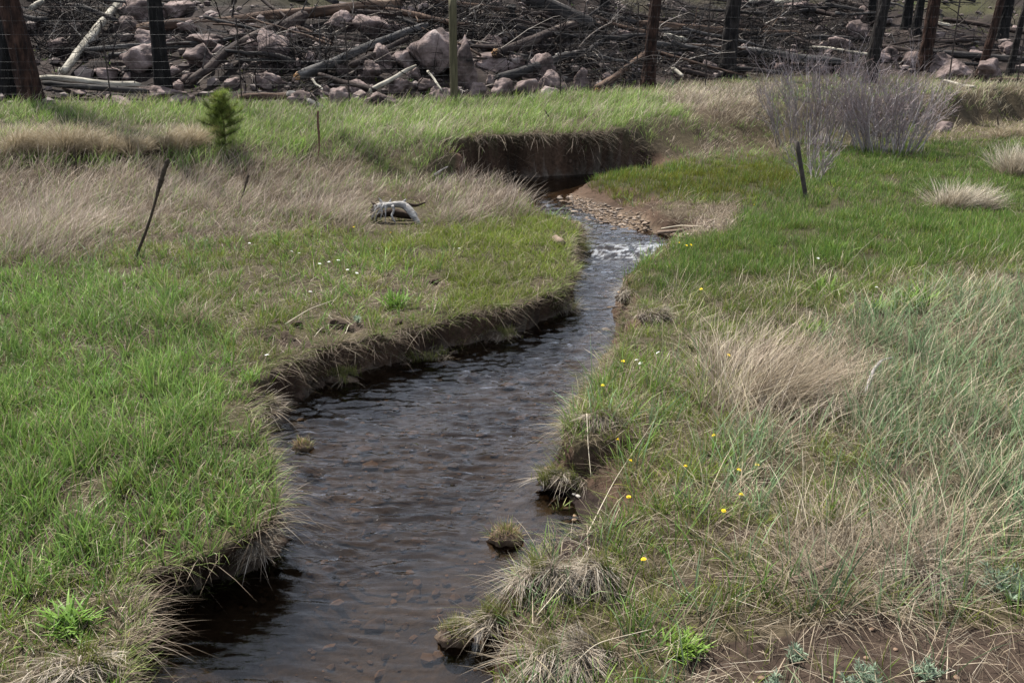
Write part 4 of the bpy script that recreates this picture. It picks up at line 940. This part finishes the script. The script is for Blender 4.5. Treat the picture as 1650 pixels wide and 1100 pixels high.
# ------------------------------------------------------------------ pine sapling
def pine():
    p = gpx(362, 252); s = mpp(p); H = 106 * s; root = empty('pine_sapling', p - np.array([0, 0, .03]), label='young bushy green pine sapling standing in dry grass', cat='tree')
    n = 12; z = np.linspace(0, H * .88, n); pts = np.stack([.02 * np.sin(z * 5), .01 * np.cos(z * 4), z], 1)
    M_PB = mat_mix('sapling_bark', [(.03,.022,.016),(.08,.055,.04)], 20, (2, 2, .6), .85)
    V, F = tube_obj(pts, np.linspace(.017, .005, n), 10, 2, .08); add('trunk', mesh_np('pine_trunk', V, F, None, True, M_PB), root)
    tips = [(0, 0, H * .9, 0, 0, 1, .7)]; br = []
    for w, (f, m, ln, up) in enumerate([(.20,3,.25,.2),(.34,5,.25,.3),(.46,6,.245,.4),(.58,6,.22,.5),(.69,6,.18,.6),(.79,5,.13,.8),(.88,4,.08,1.0)]):
        a0 = rng.uniform(0, 6.28)
        for k in range(m):
            a = a0 + k * 6.28 / m + rng.uniform(-.3, .3); L = ln * rng.uniform(.65, 1.15) * H / .75; q = np.linspace(0, 1, 6)[:, None]
            if w < 2 and math.cos(a) < -.2: L *= .5
            d = np.array([math.cos(a), math.sin(a), .15]); c = np.array([0, 0, f * H]); P = c + d * q * L + q ** 1.7 * np.array([0, 0, up * L * .6]); br.append((P, .006))
            e = unit(P[-1] - P[-3]); tips.append((*P[-1], *e, 1.0)); tips.append((*P[3], *unit(P[4] - P[2]), .9)) if w > 0 else tips.append((*P[4], *e, .9)); 
            if w > 1: tips.append((*(P[-2] + rng.normal(size=3) * .025), *unit(e + rng.normal(size=3) * .5), .8))
    V, F = merge([tubes(P[None], np.linspace(r, r * .4, 6)[None], 5) for P, r in br]); add('branches', mesh_np('pine_branches', V, F, None, True, M_PB), root)
    VV = []; CC = []
    for (x, y, z, dx, dy, dz, sc) in tips:
        m = 170; e = np.array([dx, dy, dz]); u = rng.random(m); base = np.array([x, y, z]) - e * (u[:, None] * .10)
        d = unit(rng.normal(size=(m, 3)) * .8 + e * (.35 + .35 * (1 - u))[:, None]); d = unit(d + [0, 0, .15])
        az = np.arctan2(d[:, 1], d[:, 0]); th = np.arccos(np.clip(d[:, 2], -1, 1)); L = rng.uniform(.07, .115, m) * sc * H / .75
        cb = hexmix([(.045,.075,.016),(.05,.07,.02)], m, .1); ct = hexmix([(.17,.225,.036),(.12,.175,.030),(.23,.26,.055)], m, .1)
        if rng.random() < .07: ct = hexmix([(.22,.17,.06)], m, .1)
        tn = rng.uniform(.6, 1.2); cb *= tn; ct *= tn
        V, F, C = blades(base, az, th, L, np.full(m, .0032), np.full(m, .08), rng.random(m) * 3.14, 2, cb, ct); VV.append((V, F)); CC.append(C)
    V, F = merge(VV); add('crown', mesh_np('pine_needles', V, F, np.concatenate(CC), False, M_GRASS), root)
pine()

# ------------------------------------------------------------------ weathered root stump on the left bank
def driftwood():
    p = gpx(640, 358); s = mpp(p); root = empty('root_stump', p, label='silver grey upturned root stump arching over the grass', cat='stump')
    M_W = mat_mix('silvered_wood', [(.06,.056,.052),(.18,.171,.162),(.31,.30,.285)], 8, (2, 8, 12), .85, .6, 30, .006, 'Object', .05, [.3, .5, .7])
    M_WD = mat_mix('dark_rotten_wood', [(.012,.009,.007),(.04,.028,.02)], 14, rough=.9)
    def px(x, y, dy=0.0): return np.array([(x - 640) * s, dy, (358 - y) * s])
    def limb(name, pts, radii, mat, sd):
        c = np.array(pts); n = 14; t = np.linspace(0, 1, n); k = np.linspace(0, 1, len(c)); P = np.stack([np.interp(t, k, c[:, j]) for j in range(3)], 1)
        for _ in range(2): P[1:-1] = (P[:-2] + 2 * P[1:-1] + P[2:]) / 4
        V, F = tube_obj(P, np.interp(t, np.linspace(0, 1, len(radii)), radii) * s, 16, sd, .12, grain=.09); add(name, mesh_np(name, V, F, None, True, mat), root)
    limb('trunk', [px(597,345,.03), px(607,333,.02), px(618,329), px(629,332), px(642,327), px(654,331), px(662,339), px(671,347,-.04)], [1.5, 4.5, 5, 4, 5, 6, 5.5, 4.5], M_W, 1)
    limb('trunk', [px(604,334,.03), px(616,328,.03), px(628,329,.02)], [2.5, 3.4, 1.0], M_WD, 11)
    limb('trunk', [px(600,338,-.02), px(612,333,-.03), px(626,333,-.03)], [1.2, 2.6, 1.2], M_W, 12)
    limb('root', [px(655,333), px(667,345,-.05), px(674,354,-.08), px(682,362,-.10)], [6, 5.2, 4, 1.6], M_W, 2)
    limb('root', [px(655,330,.03), px(670,333,.06), px(686,329,.10)], [3.5, 2.6, 1.0], M_WD, 3)
    limb('root', [px(634,331,-.02), px(637,338,-.05), px(632,345,-.07), px(639,356,-.09)], [3, 1.6, 1.8, 1.0], M_W, 4)
    for (x0, y0, x1, y1) in [(606,333,598,325),(616,329,611,319),(626,330,631,321),(612,334,601,330),(648,328,655,321)]: limb('splinter', [px(x0, y0, .01), px((x0 + x1) / 2 + 1, (y0 + y1) / 2, .02), px(x1, y1, .03)], [3, 2, .5], M_WD if x0 < 615 else M_W, int(x0))
    limb('hollow_shade_fill', [px(606,349,.10), px(630,345,.11), px(662,352,.10)], [5, 7.5, 5], M_WD, 10)  # dark filler behind the arch, added as the shade in its hollow
    for k in range(9):
        x0 = 603 + 2.4 * k + rng.uniform(-2, 2); x1 = x0 + rng.uniform(-18, 3); y1 = rng.uniform(346, 360); xm = (x0 + x1) / 2 + rng.uniform(-5, 5)
        limb('root', [px(x0, 331 - 2.0 * math.sin(k * .25), -.02), px(xm, 339 + rng.uniform(-3, 3), -.04 - .003 * k), px(x1, y1, -.07 + rng.uniform(-.03, .03))], [rng.uniform(1.6, 3), rng.uniform(1, 1.8), .6], M_W if k % 3 else M_WD, 20 + k)
driftwood()

# ------------------------------------------------------------------ dead stalks
M_STALK = mat_mix('dead_stalk', [(.02,.016,.012),(.055,.042,.032)], 14, (3, 3, .6), .85)
M_STALKR = mat_mix('red_brown_stalk', [(.05,.028,.02),(.12,.07,.05)], 14, (3, 3, .6), .85)
def stalk(b, t, w, lab, head=0.0, mat=None, dy=0.0):
    mat = mat or M_STALK; p = gpx(*b); q = lift(t[0], t[1], p, dy); s = mpp(p); root = empty('dead_stalk', p, label=lab, cat='stalk'); d = q - p; n = 12; u = np.linspace(0, 1, n)[:, None]
    P = d * u + np.array([.012, 0, 0]) * np.sin(u * 5); P[0, 2] -= .03
    V, F = tube_obj(P, np.linspace(w * .6, w * .4, n) * s, 8, 1, .08); add('stem', mesh_np('stalk_stem', V, F, None, True, mat), root)
    if head:
        m = 40; u = np.linspace(1 - head, 1.0, m)[:, None]; P = d * u + np.array([.012, 0, 0]) * np.sin(u * 5)
        r = w * s * .62 * (1.25 + .5 * fbm(u[:, 0] * 60, u[:, 0] * 0, 2, 3)) * np.interp(u[:, 0], [1 - head, 1 - head * .6, .97, 1], [.55, 1.2, 1.1, .35])
        V, F = tube_obj(P, r, 14, 8, .3, grain=.2); add('seed_head', mesh_np('seed_head', V, F, None, False, mat), root)
stalk((216, 420), (274, 256), 4.2, 'tall dark mullein stalk leaning right over the left bank, thick seed head', .38)
stalk((512, 262), (514, 178), 2.0, 'upright reddish stalk in dry grass right of the pine sapling', .75, M_STALKR)
stalk((121, 282), (121, 234), 2.2, 'thin short dark stalk in dry grass left of the pine sapling')
stalk((382, 330), (403, 282), 2.4, 'thin brown stalk in dry grass right of the mullein stalk', .4)
stalk((888, 198), (879, 177), 2.2, 'thin dark stalk leaning left above the cut bank')
stalk((1606, 215), (1609, 186), 2.4, 'thin dark upright stalk beside the far right straw tussock')
stalk((1112, 570), (1110, 552), 2.0, 'short dark stalk in turf left of the big tan clump')

# ------------------------------------------------------------------ tussocks, sod clumps, drooping tufts
def tuft_mesh(n, radius, Lm, th0, droop, cb, ct, W, wind=0.2, mound=0.0, segs=4, az0=None, flatten=1.0):
    a = rng.random(n) * 6.28; r = radius * np.sqrt(rng.random(n)); b = np.stack([np.cos(a) * r, np.sin(a) * r * flatten, mound * (1 - (r / radius) ** 2) - .02 * (r / radius)], 1)
    vx = np.cos(a) + wind * 1.5; vy = np.sin(a); az = np.arctan2(vy, vx) + rng.normal(size=n) * .35
    if az0 is not None: az = az0 + rng.normal(size=n) * .6
    th = np.clip(th0 * (.35 + .75 * r / radius) + .14 * rng.normal(size=n), .03, 1.6); L = Lm * rng.uniform(.55, 1.15, n)
    return blades(b, az, th, L, np.full(n, W) * rng.uniform(.7, 1.3, n), np.clip(droop + .15 * rng.normal(size=n), 0, 1.3), rng.random(n) * 3.14, segs, hexmix(cb, n, .12), hexmix(ct, n, .12))
STRAW_B, STRAW_T = [(.13,.10,.06),(.16,.125,.08)], [(.33,.275,.185),(.38,.33,.235),(.28,.22,.14)]
PALE_T = [(.40,.355,.28),(.34,.295,.225),(.45,.41,.34)]
def tussock(px, py, wpx, hpx, lab, ct=STRAW_T, n=1300, wind=.25, th=.85, droop=.4):
    p = gpx(px, py); s = mpp(p); VV = []; CC = []; m = 7; R = wpx * s * .5
    for k in range(m):
        V, F, C = tuft_mesh(n // m, R * rng.uniform(.16, .34), hpx * s * rng.uniform(.7, 1.25), th, droop, STRAW_B, ct, .0024 * max(1, p[1] / 5), wind + rng.uniform(-.2, .5), .03)
        x = rng.uniform(-.62, .62) * R; y = rng.uniform(-.5, .5) * R * .8; V = V + [x, y, gz(p[0] + x, p[1] + y) - p[2]]; VV.append((V, F)); CC.append(C * rng.uniform(.75, 1.12))
    V, F = merge(VV); o = add('grass_tussock', mesh_np('grass_tussock', V, F, np.concatenate(CC), False, M_DRY), None, p); tag(o, lab, 'tussock'); return o
tussock(288, 236, 92, 56, 'domed straw tussock close beside the pine sapling')
tussock(205, 244, 100, 50, 'low straw tussock left of the domed one by the sapling')
tussock(138, 248, 110, 62, 'largest straw tussock in the row along the left fence line')
tussock(62, 246, 100, 54, 'straw tussock in front of the paired burnt trunks')
tussock(4, 246, 100, 50, 'straw tussock left of the paired burnt trunks')
tussock(1560, 335, 120, 52, 'wide straw tussock in the sedge right of the leaning stake', PALE_T, 1500, .5, .8, .35)
tussock(1622, 285, 95, 62, 'bleached upright tussock behind the wide straw tussock', PALE_T, 1300, .4, .6, .3)
tussock(1625, 222, 80, 26, 'yellowish low tussock under the far right bank', STRAW_T, 1000, .2)
tussock(1255, 650, 190, 150, 'big tan dry clump leaning right among turf on the right bank', [(.28,.225,.165),(.33,.28,.21),(.25,.195,.14)], 900, .9, .8, .35)
tussock(300, 520, 90, 70, 'sparse brown dry clump on the left bank near the mullein stalk', [(.22,.175,.125),(.28,.235,.17)], 260, .2, .9, .3)

M_MUD = mat_mix('wet_sod', [(.018,.013,.010),(.05,.035,.025),(.08,.06,.04)], 18, rough=.75, bump=.9, bscale=40, bdist=.012)
def mound_mesh(rx, ry, h, seed):
    V, F = ICO[3]; P = V * np.array([rx, ry, h]); f = 1 + .45 * fbm3(V * 2.2 + seed, 3, seed) ; P = P * f[:, None]; return mesh_np('mound', P, [F], None, True, M_MUD)
GRN_B, GRN_T = [(.06,.075,.02),(.075,.08,.025)], [(.14,.18,.035),(.19,.20,.05),(.26,.22,.11)]
def sod(px, py, wpx, hpx, lab, dry=.35, n=700, Lf=.8, loc=None):
    p = loc if loc is not None else gpx(px, py); w = float(zw(p[1])); s = mpp(p); p = np.array([*at_z(px, py, w), w]) if loc is None else p
    root = empty('sod_clump', p, label=lab, cat='sod clump'); rx = wpx * .5 * s; h = hpx * .55 * s
    m = add('mound', mound_mesh(rx * .92, rx * .7, h, int(px)), root)
    a = rng.random(n) * 6.28; u = rng.random(n) ** .6; b = np.stack([np.cos(a) * u * rx * .88, np.sin(a) * u * rx * .66, h * np.sqrt(np.clip(1 - u * u * .9, 0, 1)) * .97], 1)
    lop = vn2(b[:, 0] / rx * 2.2 + px, b[:, 1] / rx * 2.2, 17) + .2 * b[:, 0] / rx > .16; b = b[lop]; a = a[lop]; u = u[lop]; n = len(b)
    dryb = rng.random(n) < dry; cb = hexmix(GRN_B, n, .15); ct = hexmix(GRN_T, n, .15); cb[dryb] = hexmix([(.12,.08,.045)], dryb.sum(), .2); ct[dryb] = hexmix([(.30,.20,.11),(.38,.30,.18)], dryb.sum(), .2)
    V, F, C = blades(b, a + rng.normal(size=n) * 1.1, np.clip(u * .75 + .35 * rng.normal(size=n), 0, 1.6), hpx * s * Lf * .7 * rng.lognormal(-.35, .5, n).clip(.2, 1.6), np.full(n, .0026), np.clip(.4 * u + .3 * rng.normal(size=n), 0, 1), rng.random(n) * 3.14, 3, cb, ct)
    add('grass', mesh_np('sod_grass', V, F, C, False, M_GRASS), root)
sod(815, 872, 54, 34, 'small reddish sod clump standing alone in the brook', .6, 420, .7)
sod(733, 1030, 66, 46, 'round green sod clump in shallow water by the near right bank', .2, 900, .6)
sod(488, 722, 34, 18, 'tiny grassy sod clump in water against the left bank', .55, 220, .9)

def droop_tuft(px, py, wpx, hpx, lab, az, n=900, green=.12, Lk=1.0):
    """old sod edge with a ragged fringe of dead grass hanging down"""
    p = gpx(px, py); s = mpp(p); root = empty('drooping_tuft', p, label=lab, cat='grass tuft'); rx = wpx * .5 * s; h = hpx * s * .42
    add('mound', mound_mesh(rx * .8, rx * .42, h * .75, int(px) + 3), root)
    m = 26; c = rng.integers(0, m, n); ca = rng.random(m) * 6.28; cu = np.sqrt(rng.random(m)); cx = np.cos(ca) * cu * rx * .9; cy = np.sin(ca) * cu * rx * .5; caz = az + rng.normal(size=m) * .75; cL = rng.uniform(.45, 1.25, m); cth = rng.normal(1.05, .32, m); cg = rng.random(m) < green * 1.4; ctone = rng.uniform(.6, 1.15, m)
    b = np.stack([cx[c] + rng.normal(size=n) * rx * .11, cy[c] + rng.normal(size=n) * rx * .09, 0 * c], 1); u2 = (b[:, 0] / rx) ** 2 + (b[:, 1] / (rx * .55)) ** 2; b[:, 2] = h * (.85 - .75 * np.clip(u2, 0, 1.1)) + .004
    azv = caz[c] + rng.normal(size=n) * .4; gr = cg[c]
    cb = hexmix([(.12,.092,.065),(.085,.063,.043)], n, .15); ct = hexmix([(.31,.27,.215),(.235,.19,.14),(.38,.345,.29)], n, .14); cb *= ctone[c][:, None]; ct *= ctone[c][:, None]
    if gr.any(): cb[gr] = hexmix(GRN_B, gr.sum(), .1); ct[gr] = hexmix(GRN_T, gr.sum(), .1)
    L = hpx * s * rng.uniform(.45, 1.15, n) * Lk * cL[c]; th = np.clip(cth[c] + rng.normal(size=n) * .25, .15, 1.7); dr = np.clip(rng.normal(.65, .3, n), .1, 1.3); th[gr] = np.abs(rng.normal(.3, .25, gr.sum())); dr[gr] = .25; L[gr] *= .8
    V, F, C = blades(b, azv, th, L, rng.uniform(.0018, .0038, n), dr, rng.random(n) * 3.14, 5, cb, ct); add('dead_fringe', mesh_np('dead_fringe', V, F, C, False, M_DRY), root)
DN = rad(-100)
droop_tuft(885, 940, 110, 70, 'shaggy dead grass fringe over dark hollow at the near right bank', DN, 1000)
droop_tuft(955, 935, 80, 66, 'smaller dead grass fringe joining the shaggy fringe beside a dandelion', DN, 700)
droop_tuft(930, 1060, 150, 60, 'long combed pale straw mat hanging at the near right bank', rad(-125), 1300, .06, 1.3)
droop_tuft(800, 1010, 70, 60, 'grassy brown bank tuft beside the round green sod clump', DN, 800, .45)
droop_tuft(965, 680, 80, 40, 'drooping dead tuft above the small mud beach', rad(-110), 700)
droop_tuft(1015, 480, 52, 30, 'dead grass cap on a dark clod at the brook narrows', rad(-130), 500)
droop_tuft(1050, 512, 62, 30, 'flattened dead tuft below the clod at the narrows', rad(-60), 500)
droop_tuft(905, 775, 90, 36, 'mossy bank tuft jutting over the mud beach', rad(-130), 700, .5)
droop_tuft(400, 880, 150, 46, 'ragged root fringe on the undercut near left bank', rad(-75), 1100, .12)
droop_tuft(420, 660, 80, 36, 'brown root clump jutting out where the left bank turns', rad(-50), 700, .3)
droop_tuft(545, 612, 80, 30, 'mossy lip of sod on the left bank below the hummocks', rad(-80), 600, .5)
droop_tuft(690, 580, 90, 28, 'tangled lip of dead grass along the left bank middle', rad(-80), 700, .35)
droop_tuft(800, 545, 80, 28, 'frayed turf lip on the left bank before the narrows', rad(-80), 600, .4)
droop_tuft(905, 505, 60, 34, 'grey dead fringe at the left bank corner of the narrows', rad(-60), 600, .15)
droop_tuft(935, 412, 36, 34, 'green tuft overhanging the narrows opposite the riffle', rad(-30), 500, .7)
droop_tuft(125, 1085, 150, 60, 'matted dead grass at the near left bank corner', rad(-60), 900, .3)
droop_tuft(1490, 930, 150, 60, 'grey tangled dead grass heap over the bare soil', rad(-110), 1000, .08, 1.2)

# ------------------------------------------------------------------ leafy plants, sage, dandelions, sticks
def leafy(px, py, wpx, n, lab, ct, name='leafy_plant', Lf=1.0, W=.014, cat='plant', up=.5):
    p = gpx(px, py); s = mpp(p); a = rng.random(n) * 6.28; b = np.zeros((n, 3)); b[:, 0] = rng.normal(size=n) * wpx * s * .12; b[:, 1] = rng.normal(size=n) * wpx * s * .12
    V, F, C = blades(b, a, np.clip(rng.normal(up, .25, n), .05, 1.4), wpx * s * .6 * rng.uniform(.6, 1.1, n) * Lf, np.full(n, W) * rng.uniform(.7, 1.2, n), rng.uniform(.1, .5, n), a + 1.57 + rng.normal(size=n) * .4, 4, hexmix([(.06,.10,.02)], n, .15), hexmix(ct, n, .12))
    tag(add(name, mesh_np(name, V, F, C, False, M_GRASS), None, p), lab, cat)
LG = [(.135,.205,.035),(.11,.18,.035)]
leafy(1480, 500, 95, 60, 'broad-leaved bright green plant between tan clump and blue grass', LG, W=.02)
leafy(1415, 502, 60, 36, 'smaller broad-leaved plant left of the bright green one', LG, W=.018)
leafy(1325, 474, 75, 44, 'broad-leaved plant in turf above the tan clump', LG, W=.018)
leafy(1345, 410, 60, 40, 'grassy broad-leaved plant in the dark sedge', LG, W=.018)
leafy(1310, 540, 60, 36, 'green leaves showing through the top of the tan clump', LG, W=.016)
leafy(640, 496, 70, 50, 'dark green leafy rosette in the left bank turf', [(.09,.17,.03),(.12,.20,.03)], W=.016)
leafy(110, 1010, 110, 60, 'dandelion-leaf rosette near the matted left bank corner', [(.10,.20,.03),(.14,.24,.04)], W=.012, up=.9)
leafy(1105, 1050, 110, 130, 'low bright green herb patch on the near right bank', [(.15,.24,.035),(.12,.20,.03)], W=.008, Lf=.6, up=.7)
leafy(905, 825, 46, 9, 'single sprig of grass growing from mud at the water edge', [(.2,.24,.08),(.3,.26,.14)], 'mud_sprig', W=.006)
SG = [(.17,.215,.16),(.21,.25,.195),(.14,.185,.125)]
def sage(px, py, wpx, n, lab):
    p = gpx(px, py); s = mpp(p); R = wpx * s * .5; VV = []; CC = []; st = []
    for k in range(n):
        a = rng.uniform(0, 6.28); f = math.sqrt(rng.random()); tip = np.array([math.cos(a) * f * R, math.sin(a) * f * R, R * rng.uniform(.45, .95) * (1.1 - .4 * f)]); q = np.linspace(0, 1, 5)[:, None]; P = np.array([tip[0] * .25, tip[1] * .25, -.01]) * (1 - q) + tip * q
        st.append((P, .0015)); m = 26; t = .35 + .65 * rng.random(m); b = np.stack([np.interp(t, q[:, 0], P[:, j]) for j in range(3)], 1)
        V, F, C = blades(b, rng.random(m) * 6.28, np.clip(rng.normal(.75, .3, m), .1, 1.4), rng.uniform(.018, .036, m) * (R / .09) ** .4, np.full(m, .0055), np.full(m, .15), rng.random(m) * 3.14, 2, hexmix([(.14,.19,.12)], m, .1), hexmix(SG, m, .1)); VV.append((V, F)); CC.append(C)
    root = empty('sage_plant', p, label=lab, cat='plant'); V, F = merge(VV); add('foliage', mesh_np('sage_leaves', V, F, np.concatenate(CC), False, M_GRASS), root)
    V, F = merge([tubes(P[None], np.full((1, 5), r), 4) for P, r in st]); add('stems', mesh_np('sage_stems', V, F, np.tile([[.12,.10,.07]], (len(V), 1)), False, M_TWIG), root)
sage(1275, 1062, 46, 9, 'small silvery sage seedling on bare soil beside the herb patch')
sage(1385, 1100, 66, 14, 'grey green sage plant on bare soil among tan stones')
sage(1250, 1112, 50, 9, 'silvery sage sprig below the small seedling')
sage(1625, 960, 110, 30, 'largest grey green sage bush at the edge of the tangled heap')
sage(1462, 905, 40, 7, 'pale sage sprig in the tangled dead grass')
sage(1495, 1090, 60, 11, 'sage plant growing with grass on the bare soil')
sage(575, 520, 36, 6, 'pale herb sprig on the hummocky left bank')

def disc_petals(r, n, h):
    V = [(0, 0, h)]; F = []
    for ring, (rr, m, hh) in enumerate([(r, n, 0), (r * .72, n, h * .5), (r * .42, n // 2, h * .85)]):
        for k in range(m):
            a = k / m * 6.283 + ring * .2; w = 2.6 / m; i = len(V)
            V += [(math.cos(a - w) * rr * .25, math.sin(a - w) * rr * .25, hh * .8), (math.cos(a + w) * rr * .25, math.sin(a + w) * rr * .25, hh * .8), (math.cos(a + w * .6) * rr, math.sin(a + w * .6) * rr, hh + .1 * rr), (math.cos(a - w * .6) * rr, math.sin(a - w * .6) * rr, hh + .1 * rr)]
            F.append((i, i + 1, i + 2, i + 3))
    return np.array(V), [np.array(F)]
M_YEL = mat_mix('dandelion_yellow', [(.62,.40,.008),(.72,.52,.015)], 60, rough=.6, bump=.1)
M_WHT = mat_mix('white_petals', [(.42,.42,.40),(.5,.5,.48)], 60, rough=.6, bump=.1)
M_GST = mat_mix('flower_stem', [(.10,.13,.04),(.14,.17,.06)], 30, rough=.6, bump=.1)
DH = mesh_np('dandelion_head', *disc_petals(.0095, 20, .007), None, False, M_YEL); WH = mesh_np('white_head', *disc_petals(.011, 10, .004), None, False, M_WHT)
V_, F_ = tubes(np.array([[[0, 0, -.02], [.002, 0, .03], [0, 0, .07]]]), np.full((1, 3), .0017), 6); STM = mesh_np('flower_stem', V_, F_, None, True, M_GST)
def flower(px, py, head, name, lab, grp, sc=1.0):
    p = gpx(px, py); h = rng.uniform(.05, .075); r_ = ray(px, py); q = p - r_ / np.linalg.norm(r_) * (h / abs(r_[2]) * np.linalg.norm(r_)) ; g = gz(q[0], q[1]); 
    root = empty(name, (q[0], q[1], g), label=lab, cat='flower', group=grp); st = add('stem', STM, root); k = max(h * 1.0, q[2] - g); st.scale = (1, 1, k / .07)
    hd = add('flower_head', head, root, (0, 0, k)); hd.rotation_euler = (rng.uniform(-.1, .55), rng.uniform(-.3, .3), rng.uniform(0, 6)); hd.scale = (sc,) * 3
for q in [(971,621),(1004,582),(995,714),(1013,800),(983,842),(1037,902),(1150,706),(1220,749),(1191,757),(1194,797),(1166,825),(1174,572),(1104,752),(1016,742),(1130,466),(1094,394),(1106,398),(1113,397),(1215,331)]:
    flower(*q, DH, 'dandelion', 'yellow dandelion blooming in turf on the right bank', 'dandelions on the right bank', 1.0 if q[1] > 540 else 1.2)
for q in [(630,378),(570,366)]: flower(*q, DH, 'dandelion', 'yellow dandelion near the grey root stump on the left bank', 'dandelions by the root stump', 1.2)
for q in [(470,405),(482,408),(515,425),(530,422),(545,420),(333,388),(402,392),(740,402),(560,435),(575,440),(500,470),(430,572)]: flower(*q, WH, 'white_wildflower', 'tiny white wildflower in the left bank turf', 'white wildflowers on the left bank', 1.1)
for q in [(1025,580),(1032,585),(1060,568),(1318,418),(1412,466)]: flower(*q, WH, 'white_wildflower', 'tiny white wildflower in the right bank turf', 'white wildflowers on the right bank', 1.0)

M_STRAWS = mat_mix('straw_stem', [(.24,.20,.14),(.36,.32,.25)], 20, rough=.7, bump=.1)
M_GSTICK = mat_mix('grey_stick', [(.07,.063,.06),(.21,.195,.185)], 16, rough=.85)
M_BSTICK = mat_mix('brown_stick', [(.06,.043,.032),(.14,.105,.08)], 16, rough=.85)
def stick(pts, w, mat, name, lab, cat, lift_=0.02):
    P = np.array([gpx(x, y) + [0, 0, lift_ + h] for x, y, h in pts]); s = mpp(P[0]); n = 14; t = np.linspace(0, 1, n); k = np.linspace(0, 1, len(P)); Q = np.stack([np.interp(t, k, P[:, j]) for j in range(3)], 1)
    for _ in range(2): Q[1:-1] = (Q[:-2] + 2 * Q[1:-1] + Q[2:]) / 4
    o = Q[0].copy(); V, F = tube_obj(Q - o, np.linspace(1, .45, n) * w * (.22 if mat is M_STRAWS else .5) * s, 8, int(pts[0][0]), .15); tag(add(name, mesh_np(name, V, F, None, True, mat), None, o), lab, cat)
stick([(945,870,0),(990,790,.03),(1052,706,.06)], 4, M_STRAWS, 'straw_stem', 'long straight straw stem lying across the bank above the mud beach', 'stem')
stick([(945,690,.05),(947,740,.05),(952,782,.02)], 3.5, M_STRAWS, 'straw_stem', 'straw stem hanging down toward the mud beach', 'stem')
stick([(865,1010,.02),(925,955,.06),(950,925,.08)], 4, M_STRAWS, 'straw_stem', 'straw stem crossing the shaggy dead grass fringe', 'stem')
stick([(915,1098,.02),(960,1070,.05),(1048,1048,.05)], 5, M_STRAWS, 'straw_stem', 'pale straw stem lying over the combed straw mat', 'stem')
stick([(1392,650,.02),(1404,618,.05),(1418,604,.06),(1434,600,.06)], 8, M_GSTICK, 'dead_stick', 'crooked grey dead stick between tan clump and blue grass', 'stick')
stick([(1276,950,.01),(1320,935,.02),(1355,922,.03)], 15, M_BSTICK, 'dead_stick', 'thick brown stick half buried beside the thatch', 'stick')
stick([(1065,372,.0),(1095,370,.02),(1130,372,.02)], 5, M_STRAWS, 'dead_stick', 'pale stick on the gravel flat right of the riffle', 'stick')
stick([(1060,378,.0),(1100,378,.02),(1150,362,.02)], 6, M_BSTICK, 'dead_stick', 'brown stick in the debris right of the riffle', 'stick')
stick([(460,530,.01),(500,510,.03),(540,498,.04)], 4, M_STRAWS, 'straw_stem', 'straw stem lying over the hummocky left bank', 'stem')
stick([(700,288,.02),(712,284,.05),(722,280,.06)], 4, M_GSTICK, 'dead_stick', 'short grey stick by the dark hollow left of the cut bank', 'stick')
stick([(895,390,.0),(905,400,.03),(918,415,.0)], 16, M_BSTICK, 'bark_chunk', 'reddish brown chunk of bark on the left bank at the narrows', 'bark')

CLOD = [mesh_np('dirt_clod', rock_shape(3, 300 + k, 9, .5)[0], [ICO[3][1]], None, True, M_MUD) for k in range(4)]
for k, (px, py, r) in enumerate([(432,548,11),(462,546,15),(476,523,12),(545,524,18),(566,532,12),(520,534,9),(702,455,11),(640,520,9),(600,470,8),(445,520,8),(745,515,9),(820,500,8)]):
    p = gpx(px, py); q = mpp(p); o = add('dirt_clod', CLOD[k % 4], None, (p[0], p[1], p[2] + r * q * .15)); o.scale = (r * q, r * q * .8, r * q * .5); o.rotation_euler = (rng.uniform(-.3, .3), rng.uniform(-.3, .3), rng.uniform(0, 6))
    tag(o, 'dark crumbly dirt clod in the left bank turf', 'dirt clod', 'dirt clods on the left bank')
print('objects', len(bpy.data.objects), 'tris', sum(len(m.loops) - 2 * len(m.polygons) for m in bpy.data.meshes))
